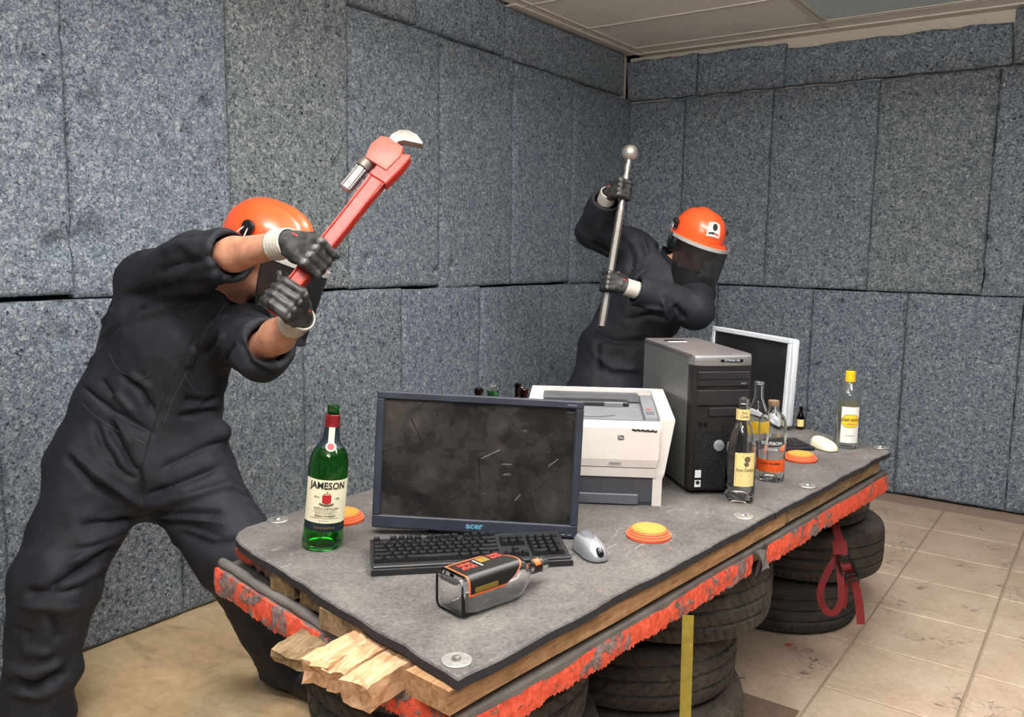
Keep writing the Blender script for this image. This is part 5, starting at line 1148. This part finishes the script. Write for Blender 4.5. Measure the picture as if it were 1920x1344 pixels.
    edge_ = [vp(0, v, 0.001) for v in np.linspace(0, 1, 14)] + [vp(u, 1, 0.001) for u in np.linspace(0, 1, 34)][1:] + [vp(1, v, 0.001) for v in np.linspace(1, 0, 14)][1:]
    obj('shield_edge', tw(Tube(edge_, 0.0026, 8)), 'muff_black', vi, smooth=True, local=True)
    if sticker:
        def sp(u, v, off=0.0015): return dome_pt((u-0.5)*0.58, 0.09 + 0.34*v, off)
        st = obj('sticker', tw(GridSurf(10, 8, lambda u, v: sp(1-u, v, 0.0022))), 'paper_white', h, local=True)
        obj('sticker_mark', tw(GridSurf(12, 10, lambda u, v: sp(0.5 + 0.20*math.cos(2*math.pi*u)*v, 0.62 + 0.27*math.sin(2*math.pi*u)*v, 0.0032))), 'ink_black', st, local=True)
        obj('sticker_text', tw(GridSurf(10, 2, lambda u, v: sp(0.10 + 0.42*u, 0.13 + 0.13*v, 0.0032))), 'ink_black', st, local=True)
        obj('sticker_text', tw(GridSurf(8, 2, lambda u, v: sp(0.55 + 0.34*u, 0.13 + 0.10*v, 0.0032))), 'ink_bright_red', st, local=True)
    return h

def fold(V, N, cast, lines):
    """raise or sink cloth along lines drawn over the surface"""
    D = np.zeros(len(V))
    for pts, amp, wid in lines:
        P3 = []
        for (a, b) in zip(pts, pts[1:]):
            for t in np.linspace(0, 1, 7): 
                h = cast(a[0]+(b[0]-a[0])*t, a[1]+(b[1]-a[1])*t)
                if h is not None: P3.append(h[0])
        if len(P3) < 3: continue
        P3 = np.array(P3); dm = np.full(len(V), 9.0); m = len(P3)
        near = np.all((V > P3.min(0)-4*wid) & (V < P3.max(0)+4*wid), axis=1); I = np.where(near)[0]; best = np.full(len(I), 9.0); tt = np.zeros(len(I))
        for k in range(m-1):
            a, ba = P3[k], P3[k+1]-P3[k]
            if np.linalg.norm(ba) > 0.12: continue
            t = np.clip(((V[I]-a) @ ba)/max(ba@ba, 1e-12), 0, 1); d = np.linalg.norm(V[I]-a-t[:, None]*ba, axis=1); up = d < best; best[up] = d[up]; tt[up] = (k+t[up])/(m-1)
        D[I] += 1.5*amp*np.exp(-(best/wid)**2)*np.clip(np.minimum(tt, 1-tt)*6+0.15, 0, 1)
    return V + N*D[:, None]
def crumple(V, N, amp, sc, stretch=(1, 1, 1), seed=0.0):
    D = np.array([mnoise.noise(Vector((v[0]*sc*stretch[0]+seed, v[1]*sc*stretch[1], v[2]*sc*stretch[2]))) for v in V]); D = amp*(1-2*np.abs(D))     # ridged
    return V + N*(D - amp*0.4)[:, None]
def boot(parent, ank, toe):
    a = np.array(ank, float); t = np.array(toe, float); d = unit((t-a)*np.array([1, 1, 0])); heel = np.array([a[0], a[1], 0]) - d*0.055; Fd = Field(np.minimum(heel, t)-0.12, np.maximum(heel, t)+np.array([0.12, 0.12, 0.22]), 0.006); s = np.cross(d, [0, 0, 1])
    e = heel + d*0.28
    Fd.cap(heel+[0, 0, .045], heel+d*0.13+[0, 0, .05], 0.042, 0.046, 0.03); Fd.cap(heel+d*0.13+[0, 0, .05], e-d*0.045+[0, 0, .04], 0.046, 0.038, 0.03, s, 1.15); Fd.cap(heel+d*0.045+[0, 0, .05], np.array([a[0], a[1], 0.17]), 0.046, 0.048, 0.03)
    Fd.F[:, :, :max(0, int((0.002-Fd.lo[2])/Fd.h)+1)] = np.maximum(Fd.F[:, :, :max(0, int((0.002-Fd.lo[2])/Fd.h)+1)], 0.003)
    V, Q = Fd.mesh(); return fast_obj('boot', relax(V, Q, 2), Q, 'boot_black', parent)

def person(label, root_xy, J, hands, head_c, H, sleeves, folds, seams, sticker, seed, pads, bumps=()):
    """J: joints in world space; sleeves: where each sleeve ends along the forearm"""
    t = thing('person', label, 'person', (root_xy[0], root_xy[1], 0.0)); pts = np.array(list(J.values()) + [head_c])
    lo, hi = pts.min(0)-0.28, pts.max(0)+0.28; lo[2] = -0.02
    lat = unit(J['shL']-J['shR']); lath = unit(J['hipL']-J['hipR'])
    # --- body: one continuous surface
    B = Field(lo, hi, 0.0062); up = H[:, 2]
    B.cap(J['pelvis'], J['waist'], 0.10, 0.095, 0.05, lath, 1.35); B.cap(J['waist'], J['chest'], 0.095, 0.11, 0.05, lat, 1.35); B.cap(J['chest'], J['neck'], 0.10, 0.06, 0.05, lat, 1.25)
    for s in 'RL':
        B.cap(J['neck'], J['sh'+s], 0.055, 0.05, 0.04); B.cap(J['sh'+s], J['el'+s], 0.050, 0.040, 0.02); B.cap(J['el'+s], (np.array(J['el'+s])*0.55+np.array(J['wr'+s])*0.45), 0.042, 0.044, 0.02); B.cap((np.array(J['el'+s])*0.55+np.array(J['wr'+s])*0.45), J['wr'+s], 0.044, 0.030, 0.02)
        B.cap(J['pelvis'], J['hip'+s], 0.09, 0.085, 0.04); B.cap(J['hip'+s], J['kn'+s], 0.080, 0.055, 0.03); B.cap(J['kn'+s], J['an'+s], 0.056, 0.040, 0.03)
    B.cap(J['neck'], np.array(head_c) - up*0.045 - H[:, 0]*0.02, 0.062, 0.058, 0.03)
    B.cap(J['neck'], np.array(head_c) - up*0.07 + H[:, 0]*0.02, 0.050, 0.040, 0.04)
    tw = head_field(B, head_c, H); V, Q = B.mesh(); V = relax(V, Q, 2, 0.45); body = fast_obj('body', V, Q, 'skin', t)
    loc = np.array(t.location)
    for s in (-1, 1):
        e = obj('eye', Lathe([(0.0, 0.0115), (0.006, 0.0098), (0.0098, 0.006), (0.0115, 0.0), (0.0098, -0.006), (0.0, -0.0115)], 14).m(H, tw((0.078, s*0.031, -0.004)) - loc), 'eye_white', body, smooth=True, local=True)
        obj('iris', Lathe([(0.0, 0.0012), (0.005, 0.0004), (0.0054, 0.0)], 12).ry(math.pi/2).m(H, tw((0.0888, s*0.031, -0.004)) - loc), 'ink_black', e, local=True) if False else None
        obj('eyebrow', Tube([tw((0.093, s*0.018, 0.014)) - loc, tw((0.092, s*0.032, 0.018)) - loc, tw((0.082, s*0.046, 0.014)) - loc], [0.003, 0.004, 0.002], 8), 'hair_brown', body, smooth=True, local=True)
    # --- coverall
    C_ = Field(lo, hi, 0.0068); p = pads
    C_.cap(J['pelvis'], J['waist'], p['pel'], p['wai'], 0.06, lath, p['fl']); C_.cap(J['waist'], J['chest'], p['wai'], p['che'], 0.06, lat, p['fl']); C_.cap(J['chest'], J['neck']*0.9+J['chest']*0.1, p['che']*0.98, 0.075, 0.06, lat, 1.25)
    for s in 'RL':
        C_.cap(J['neck']*0.75+J['chest']*0.25, J['sh'+s], 0.080, 0.088, 0.05); C_.cap(J['sh'+s], J['el'+s], 0.088, p['arm'], 0.035)
        C_.cap(J['chest'], J['sh'+s], p['che']*0.75, 0.080, 0.06)
        se = J['el'+s] + (J['wr'+s]-J['el'+s])*sleeves[s]; C_.cap(J['el'+s], se + unit(J['wr'+s]-J['el'+s])*0.03, p['arm'], p['cuf'], 0.025)
        C_.cap(J['pelvis'], J['hip'+s], p['pel'], p['thi'], 0.06); C_.cap(J['hip'+s], J['kn'+s], p['thi'], p['kne'], 0.045); C_.cap(J['kn'+s], J['an'+s], p['kne'], p['ank'], 0.045)
    C_.cap(J['an'+'R'], J['anR'] - np.array([0, 0, 0.05]), p['ank'], p['ank']*1.12, 0.03); C_.cap(J['anL'], J['anL'] - np.array([0, 0, 0.05]), p['ank'], p['ank']*1.08, 0.03)
    for q0, q1, qr in bumps: C_.cap(q0, q1, qr, qr, 0.03)
    def halfspace(c, n, r):                       # cut away what lies beyond c along n, within r
        sl, X, Y, Z = C_.sub(c-r, c+r); d = (X-c[0])*n[0]+(Y-c[1])*n[1]+(Z-c[2])*n[2]; q = np.sqrt((X-c[0])**2+(Y-c[1])**2+(Z-c[2])**2)
        C_.put(sl, np.maximum(-d, q-r).astype(np.float32), 0, 'cut')
    for s in 'RL':
        n = unit(J['wr'+s]-J['el'+s]); c = J['el'+s] + (J['wr'+s]-J['el'+s])*sleeves[s]; halfspace(c, n, 0.125); C_.cap(c - n*0.07, c + n*0.06, p['cuf']-0.013, p['cuf']-0.011, 0, op='cut')
    nn = unit(np.array(head_c) - J['neck']); halfspace(J['neck'] + nn*0.045, nn, 0.14); C_.cap(J['neck'] + nn*0.0, J['neck'] + nn*0.09, 0.062, 0.072, 0, op='cut')
    zc = int((0.035 - C_.lo[2])/C_.h) + 1; C_.F[:, :, :zc] = np.maximum(C_.F[:, :, :zc], 0.004)
    V, Q = C_.mesh(); V = relax(V, Q, 3, 0.5); N = vnormals(V, Q); cast = caster(V, Q)
    V = fold(V, N, cast, folds); N = vnormals(V, Q)
    V = crumple(V, N, 0.0085, 6.5, (1, 1, 0.8), seed); N = vnormals(V, Q); V = crumple(V, N, 0.003, 16.0, (1, 1, 1), seed+3); V = relax(V, Q, 1, 0.35)
    cv = fast_obj('coverall', V, Q, 'coverall_cloth', t); cast = caster(V, Q)
    for nm, pl, wd, th, mt in seams:
        P3, U3 = [], []
        for a, b in zip(pl, pl[1:]):
            k = max(3, int(math.dist(a, b)/7))
            for u in np.linspace(0, 1, k, endpoint=False):
                hcast = cast(a[0]+(b[0]-a[0])*u, a[1]+(b[1]-a[1])*u)
                if hcast is None: continue
                if P3 and np.linalg.norm(hcast[0]-P3[-1]) > 0.10: continue
                P3.append(hcast[0] + hcast[1]*0.0004); U3.append(hcast[1])
        if len(P3) > 3:
            P3 = np.array(P3); U3 = np.array(U3)
            for _ in range(3): P3[1:-1] = (P3[:-2]+P3[1:-1]*2+P3[2:])/4; U3[1:-1] = (U3[:-2]+U3[1:-1]+U3[2:])/3
            obj(nm, Ribbon(P3 - loc, U3, wd, th), mt, cv, local=True)
    # collar: a standing band round the neck, open at the front
    nz = unit(nn + unit(up)*0.3); fx = unit(H[:, 0]*0.3 + IMG(0, 0.3, 1) - nz*((H[:, 0]*0.3 + IMG(0, 0.3, 1)) @ nz)); fy = np.cross(nz, fx); MC = np.stack([fx, fy, nz], 1)
    def colp(u, v, r):
        a = 0.35 + u*(2*math.pi-0.7); rr = 0.078 + r + 0.016*v - 0.004*math.cos(a); return (rr*math.cos(a), rr*1.08*math.sin(a), -0.012 + 0.062*v - 0.028*v*math.cos(a))
    g = GridSurf(44, 6, lambda u, v: colp(u, v, 0.0)) + GridSurf(44, 6, lambda u, v: colp(u, v, 0.007)); obj('collar', g.m(MC, J['neck'] + nn*0.02 - loc), 'coverall_cloth', cv, smooth=True, local=True)
    for s in 'RL': boot(t, J['an'+s], J['toe'+s])
    helmet(t, np.array(head_c) + H @ np.array([0.0, 0, 0.035]), H, sticker)
    return t

# ------------------------------------------------------------------ the man with the pipe wrench
P_ = lambda x, y, d: at(x, y, d)
hb_, ht_ = P_(526, 566, 2.05), P_(757, 277, 2.17); wax = unit(ht_-hb_)
hL = hb_ + wax*0.01; hR = hb_ + wax*0.135
root1 = (P_(290, 1000, 2.6)[0], P_(290, 1000, 2.6)[1])
p1 = bpy.data.objects.new('tmp', None)
J1 = dict(pelvis=P_(262, 862, 2.60), waist=P_(275, 770, 2.62), chest=P_(320, 640, 2.60), neck=P_(400, 552, 2.54), shR=P_(285, 532, 2.60), shL=P_(440, 615, 2.52),
          elR=P_(368, 492, 2.36), elL=P_(488, 656, 2.30), hipR=P_(190, 880, 2.56), hipL=P_(340, 885, 2.62), knR=P_(103, 1095, 2.42), knL=P_(438, 1030, 2.52), anR=P_(66, 1308, 2.45), anL=P_(545, 1240, 2.80))
for k in J1: J1[k] = np.array(J1[k])
J1['toeR'] = J1['anR'] + IMG(-0.5, 0, 0.8)*0.2; J1['toeL'] = J1['anL'] + IMG(0.7, 0, 0.6)*0.2
H1u = unit(IMG(0.36, -0.90, 0.10)); H1f = IMG(0.93, 0.40, 0.16); H1f = unit(H1f - H1u*(H1f@H1u)); H1 = np.stack([H1f, np.cross(H1u, H1f), H1u], 1)
hc1 = P_(496, 474, 2.52)
class _T: location = (root1[0], root1[1], 0.0)
def build_grip_first(t_, spec): pass
def two_hands(t, specs):
    out = {}
    for s, (c, ax_, wd, rh) in specs.items(): out[s] = grip(t, c, ax_, wd, s == 'R', rh, '')
    return out
def make_person(label, root, J, specs, hc, H, sleeves, folds, seams, sticker, seed, pads, cuffs, bumps=()):
    tmp = thing('person_hands', 'x', 'x', (root[0], root[1], 0)); G_ = two_hands(tmp, specs)
    for s in 'RL': J['wr'+s] = G_[s][0]
    t = person(label, root, J, specs, hc, H, sleeves, folds, seams, sticker, seed, pads, bumps)
    for c in list(tmp.children): c.parent = t
    bpy.data.objects.remove(tmp)
    for s in 'RL':
        d = unit(J['el'+s]-J['wr'+s]); cuff(t, J['wr'+s] - d*0.010, J['wr'+s] + d*cuffs, 0.0365, 0.0385)
    return t
SL = 0.0016
folds1 = [([(215, 560), (300, 545), (400, 520)], -0.012, 0.016), ([(240, 600), (320, 575), (400, 560)], 0.010, 0.014),
    ([(151, 685), (190, 640), (238, 593), (280, 572)], -0.010, 0.009), ([(160, 695), (205, 640), (255, 598)], 0.008, 0.009), ([(176, 676), (215, 630), (250, 600)], -0.008, 0.008), ([(185, 620), (215, 580)], 0.007, 0.010),
    ([(300, 470), (380, 455)], 0.008, 0.013), ([(290, 510), (350, 490), (410, 478)], -0.010, 0.012), ([(330, 450), (410, 500)], 0.006, 0.011), ([(350, 530), (415, 512)], 0.008, 0.010), ([(260, 480), (290, 460)], 0.006, 0.012),
    ([(225, 703), (262, 725), (290, 775)], -0.013, 0.010), ([(190, 712), (215, 745)], -0.009, 0.009), ([(245, 700), (285, 730)], 0.008, 0.010), ([(215, 735), (250, 775)], 0.008, 0.010),
    ([(345, 745), (380, 760), (425, 738)], -0.012, 0.009), ([(330, 782), (380, 775), (420, 765)], -0.010, 0.009), ([(350, 765), (410, 755)], 0.008, 0.009), ([(372, 655), (395, 615), (430, 590)], 0.011, 0.009), ([(385, 668), (412, 620)], -0.012, 0.009), ([(405, 665), (425, 625)], 0.010, 0.008), ([(350, 690), (365, 650)], 0.008, 0.010), ([(420, 680), (440, 640)], -0.010, 0.009), ([(335, 600), (350, 570), (375, 555)], 0.008, 0.012),
    ([(150, 720), (210, 770), (290, 815)], -0.009, 0.009), ([(175, 790), (190, 830), (220, 870)], -0.012, 0.009), ([(130, 842), (180, 885), (262, 945)], 0.012, 0.010), ([(125, 858), (170, 905), (235, 945)], -0.012, 0.010), ([(200, 790), (232, 845), (258, 890)], -0.014, 0.009), ([(215, 780), (250, 840)], 0.009, 0.009), ([(185, 850), (235, 890), (258, 900)], -0.010, 0.009), ([(262, 870), (266, 940)], -0.010, 0.008),
    ([(268, 968), (210, 980), (150, 985)], -0.011, 0.010), ([(262, 976), (200, 1005), (140, 1020)], 0.009, 0.011), ([(252, 1002), (190, 1040), (130, 1080), (86, 1104)], -0.016, 0.010), ([(255, 990), (190, 1025), (120, 1060)], 0.010, 0.011), ([(235, 1035), (170, 1075), (100, 1112)], 0.010, 0.010), ([(225, 1060), (180, 1090)], -0.007, 0.010),
    ([(269, 930), (340, 905), (417, 873)], -0.012, 0.010), ([(270, 950), (340, 935), (440, 905)], 0.010, 0.012), ([(272, 966), (340, 966), (430, 960)], -0.011, 0.010), ([(280, 975), (350, 985), (415, 1003)], -0.011, 0.010), ([(280, 972), (350, 972), (440, 985)], 0.008, 0.011), ([(300, 880), (360, 850), (420, 825)], -0.008, 0.010), ([(420, 910), (470, 930)], 0.007, 0.012),
    ([(40, 1112), (90, 1112), (150, 1100)], -0.013, 0.013), ([(30, 1135), (90, 1140), (150, 1140)], 0.008, 0.013), ([(95, 1150), (110, 1200)], -0.009, 0.010), ([(25, 1180), (60, 1190)], -0.008, 0.012), ([(20, 1268), (60, 1285), (130, 1262)], -0.018, 0.011), ([(15, 1250), (60, 1262), (125, 1240)], 0.012, 0.013), ([(15, 1295), (70, 1305), (120, 1285)], 0.010, 0.012), ([(40, 1215), (100, 1225)], 0.008, 0.012),
    ([(330, 1000), (400, 1020), (470, 1010)], -0.010, 0.013), ([(470, 660), (520, 690)], 0.006, 0.010), ([(460, 680), (510, 700)], -0.007, 0.010), ([(450, 640), (465, 680)], -0.009, 0.009)]
seams1 = [('zip_placket', [(408, 560), (372, 610), (345, 665), (318, 720), (290, 790), (272, 850), (264, 905), (268, 940)], 0.0045, 0.0014, 'cloth_dark'), ('placket_edge', [(420, 575), (385, 625), (355, 690), (325, 745), (305, 800)], 0.0022, 0.0012, 'cloth_seam'),
    ('pocket_edge', [(205, 662), (220, 695), (270, 713), (287, 690)], 0.0022, 0.0012, 'cloth_seam'), ('pocket_edge', [(345, 700), (365, 735), (405, 740), (425, 715)], 0.0022, 0.0012, 'cloth_seam'),
    ('waistband', [(142, 712), (180, 752), (225, 785), (285, 812)], 0.0024, 0.0012, 'cloth_seam'), ('waistband', [(138, 738), (172, 775), (220, 808), (280, 835)], 0.0024, 0.0012, 'cloth_seam')]
pads1 = dict(pel=0.155, wai=0.150, che=0.145, fl=1.42, arm=0.079, cuf=0.070, thi=0.142, kne=0.112, ank=0.092)
man1 = make_person('person in a dark coverall and orange helmet swinging a red pipe wrench beside the table', root1, J1,
    {'R': (hR, wax, IMG(-1.0, 0.02, -0.35), 0.020), 'L': (hL, wax, IMG(-0.25, 0.62, -0.65), 0.020)}, hc1, H1, {'R': 0.42, 'L': 0.26}, folds1, seams1, False, 1.3, pads1, 0.052, [(P_(372, 815, 2.56), P_(412, 810, 2.59), 0.034), (P_(70, 1262, 2.42), P_(122, 1258, 2.45), 0.05)])

# ------------------------------------------------------------------ pipe wrench
def red_worn():
    m = NT('wrench_red'); v = m.coord('Object'); a = m.noise(v, 60, 4, 0.7); m.col(m.ramp(a, [(0.35, srgb(160, 30, 18)), (0.60, srgb(180, 48, 32)), (0.72, srgb(136, 80, 70))])); m.set(Roughness=0.42)
red_worn(); plain('jaw_steel', srgb(158, 156, 152), 0.38, metal=0.75, var=0.15, vscale=60); plain('jaw_red', srgb(176, 82, 68), 0.45, var=0.2, vscale=50); plain('worn_steel', srgb(120, 112, 106), 0.45, metal=0.6, var=0.3, vscale=40)
# local frame: x along the handle to the head, y towards the jaw side (image lower right), z towards the viewer
wy = unit(IMG(0.82, 0.57, 0.15) - wax*(IMG(0.82, 0.57, 0.15) @ wax)); wz = np.cross(wax, wy); MW = np.stack([wax, wy, wz], 1); wo = hb_ - wax*0.034
wrn = thing('pipe_wrench', 'large red pipe wrench with steel jaws raised in both hands', 'wrench', tuple(hb_))
Wl = lambda g: g.m(MW, wo - np.array(wrn.location))
L_ = np.linalg.norm(ht_-wo)
hnd = Loft([[(x, y*w, z*h) for y, z in ((-1, -1), (-1, 1), (1, 1), (1, -1))] for x, w, h in ((0.0, 0.012, 0.009), (0.008, 0.017, 0.011), (0.10, 0.016, 0.0105), (0.30, 0.019, 0.0115), (L_-0.10, 0.024, 0.013))])
h_ = obj('handle', Wl(hnd), 'wrench_red', wrn, local=True)
obj('handle_rib', Wl(Box(L_-0.13, 0.006, 0.031, 0.002).t((L_-0.13)/2+0.015, -0.016, 0) + Box(L_-0.13, 0.006, 0.031, 0.002).t((L_-0.13)/2+0.015, 0.018, 0)), 'wrench_red', h_, local=True)
obj('heel_jaw', Wl(Prism([(L_-0.115, -0.022), (L_-0.115, 0.030), (L_-0.060, 0.036), (L_-0.020, 0.036), (L_-0.012, 0.030), (L_-0.020, 0.018), (L_-0.030, -0.022)], 0.034, 0.003).t(0, 0, -0.017)), 'wrench_red', wrn, smooth=30, local=True)
hs = obj('housing', Wl(Prism([(L_-0.085, -0.058), (L_-0.045, -0.068), (L_-0.012, -0.060), (L_-0.004, -0.040), (L_-0.006, 0.006), (L_-0.030, 0.016), (L_-0.085, 0.010)], 0.044, 0.005, 2).t(0, 0, -0.022)), 'jaw_red', wrn, smooth=30, local=True)
# hook jaw: shank through the housing and a curved beak over the heel jaw
hk = [(L_-0.012, -0.044), (L_+0.012, -0.044), (L_+0.032, -0.034), (L_+0.044, -0.014), (L_+0.046, 0.010), (L_+0.036, 0.036), (L_+0.030, 0.040), (L_+0.022, 0.020), (L_+0.012, -0.006), (L_+0.002, -0.016), (L_-0.012, -0.018)]
obj('hook_jaw', Wl(Prism(hk, 0.028, 0.004, 2).t(0, 0, -0.014)), 'jaw_steel', wrn, smooth=30, local=True)
sh_ = Box(0.108, 0.022, 0.022, 0.004).t(L_-0.126, -0.052, 0)
sk = obj('threaded_shank', Wl(sh_), 'jaw_steel', wrn, local=True)
g = G()
for k in range(14):
    for s in (-1, 1): g = g + Box(0.0030, 0.005, 0.020, 0.0005).t(L_-0.174 + 0.0052*k, -0.052 + s*0.0125, 0)
obj('thread', Wl(g), 'jaw_steel', sk, local=True, kind='stuff'); obj('shank_slot', Wl(Box(0.062, 0.0065, 0.0235, 0.002).t(L_-0.140, -0.052, 0)), 'worn_steel', sk, local=True)
nut = Lathe([(0.012, -0.011), (0.0185, -0.011), (0.0195, -0.008), (0.0195, 0.008), (0.0185, 0.011), (0.012, 0.011)], 24).ry(math.pi/2).t(L_-0.096, -0.052, 0)
obj('adjusting_nut', Wl(nut), 'worn_steel', wrn, smooth=35, local=True)

# ------------------------------------------------------------------ the man with the ball-headed bar
ball, tail = P_(1181, 287, 3.74), P_(1128, 612, 3.62); bax = unit(ball-tail); BL_ = np.linalg.norm(ball-tail)
gR = tail + (ball-tail)*0.775; gL = tail + (ball-tail)*0.245
J2 = dict(pelvis=P_(1138, 742, 4.06), waist=P_(1158, 665, 4.06), chest=P_(1218, 555, 4.04), neck=P_(1262, 512, 3.99), shR=P_(1190, 470, 4.06), shL=P_(1298, 548, 3.96), elR=P_(1114, 433, 3.95), elL=P_(1306, 582, 3.72),
          hipR=P_(1108, 765, 4.04), hipL=P_(1170, 768, 4.10))
for k in J2: J2[k] = np.array(J2[k])
for s, dx in (('R', -0.06), ('L', 0.06)):
    hp = J2['hip'+s]; dr = IMG(1, 0, 0)*np.array([1, 1, 0]); J2['kn'+s] = np.array([hp[0], hp[1], 0.42]) + dr*dx + np.array([0.02, -0.04, 0]); J2['an'+s] = np.array([hp[0], hp[1], 0.09]) + dr*dx*1.8 + np.array([-0.02, 0.0, 0]); J2['toe'+s] = J2['an'+s] + unit(np.array([0.35, -0.94, 0]))*0.2
H2u = unit(IMG(0.26, -0.90, 0.32)); H2f = IMG(0.16, 0.52, 0.88); H2f = unit(H2f - H2u*(H2f@H2u)); H2 = np.stack([H2f, np.cross(H2u, H2f), H2u], 1)
hc2 = P_(1306, 452, 3.97)
folds2 = [([(1170, 440), (1185, 480), (1180, 520)], -0.012, 0.016), ([(1200, 440), (1215, 480)], 0.010, 0.014), ([(1110, 455), (1150, 480)], -0.010, 0.014), ([(1170, 600), (1220, 590), (1260, 600)], -0.010, 0.014), ([(1200, 575), (1245, 580), (1255, 600)], 0.010, 0.012), ([(1265, 570), (1285, 600)], -0.012, 0.012), ([(1240, 560), (1260, 605)], 0.010, 0.012),
    ([(1100, 620), (1150, 640), (1220, 640)], -0.010, 0.016), ([(1110, 660), (1150, 690), (1200, 690)], 0.010, 0.016), ([(1120, 640), (1125, 700)], -0.010, 0.014), ([(1150, 530), (1190, 540)], -0.010, 0.014), ([(1215, 500), (1185, 530)], 0.010, 0.012)]
seams2 = [('pocket_edge', [(1183, 494), (1186, 505), (1208, 524)], 0.004, 0.0015, 'cloth_seam'), ('zip_placket', [(1250, 540), (1225, 590)], 0.005, 0.0015, 'cloth_dark'), ('zip_placket', [(1118, 620), (1122, 660), (1126, 700)], 0.005, 0.0015, 'cloth_dark')]
pads2 = dict(pel=0.150, wai=0.140, che=0.140, fl=1.36, arm=0.080, cuf=0.066, thi=0.125, kne=0.105, ank=0.092)
root2 = (J2['pelvis'][0], J2['pelvis'][1])
man2 = make_person('person in a dark coverall and orange helmet raising a ball-headed steel bar behind the computers', root2, J2,
    {'R': (gR, bax, IMG(-0.5, 0.75, -0.5), 0.0145), 'L': (gL, bax, IMG(0.75, 0.62, -0.2), 0.0145)}, hc2, H2, {'R': 0.86, 'L': 0.88}, folds2, seams2, True, 4.7, pads2, 0.050)
plain('bar_steel', srgb(104, 101, 97), 0.5, metal=0.5, var=0.2, vscale=50); plain('ball_steel', srgb(196, 190, 182), 0.3, metal=0.8, var=0.2, vscale=60)
br_ = thing('steel_bar', 'straight steel bar topped by a round steel ball held upright in both hands', 'bar', tuple(tail)); l0 = np.array(br_.location)
by = unit(np.cross(bax, IMG(0, 0, 1))); bz2 = np.cross(bax, by)
obj('shaft', Tube([tail - l0, tail + bax*BL_*0.66 - l0], 0.0165, 6), 'bar_steel', br_, local=True)
rod = [tail + bax*(BL_*(0.60 + 0.40*k/22)) - l0 + by*0.0012*math.sin(k*2.1) for k in range(23)]
obj('welded_rod', Tube(rod, [0.0125 + 0.0022*math.sin(k*1.9)*(1 if k < 20 else 0.4) for k in range(23)], 12), 'ball_steel', br_, smooth=True, local=True)
obj('ball_head', Lathe([(0.0365*math.sin(a), -0.0365*math.cos(a)) for a in np.linspace(0, math.pi, 18)], 28).m(np.stack([by, bz2, bax], 1), ball - l0), 'ball_steel', br_, smooth=True, local=True)
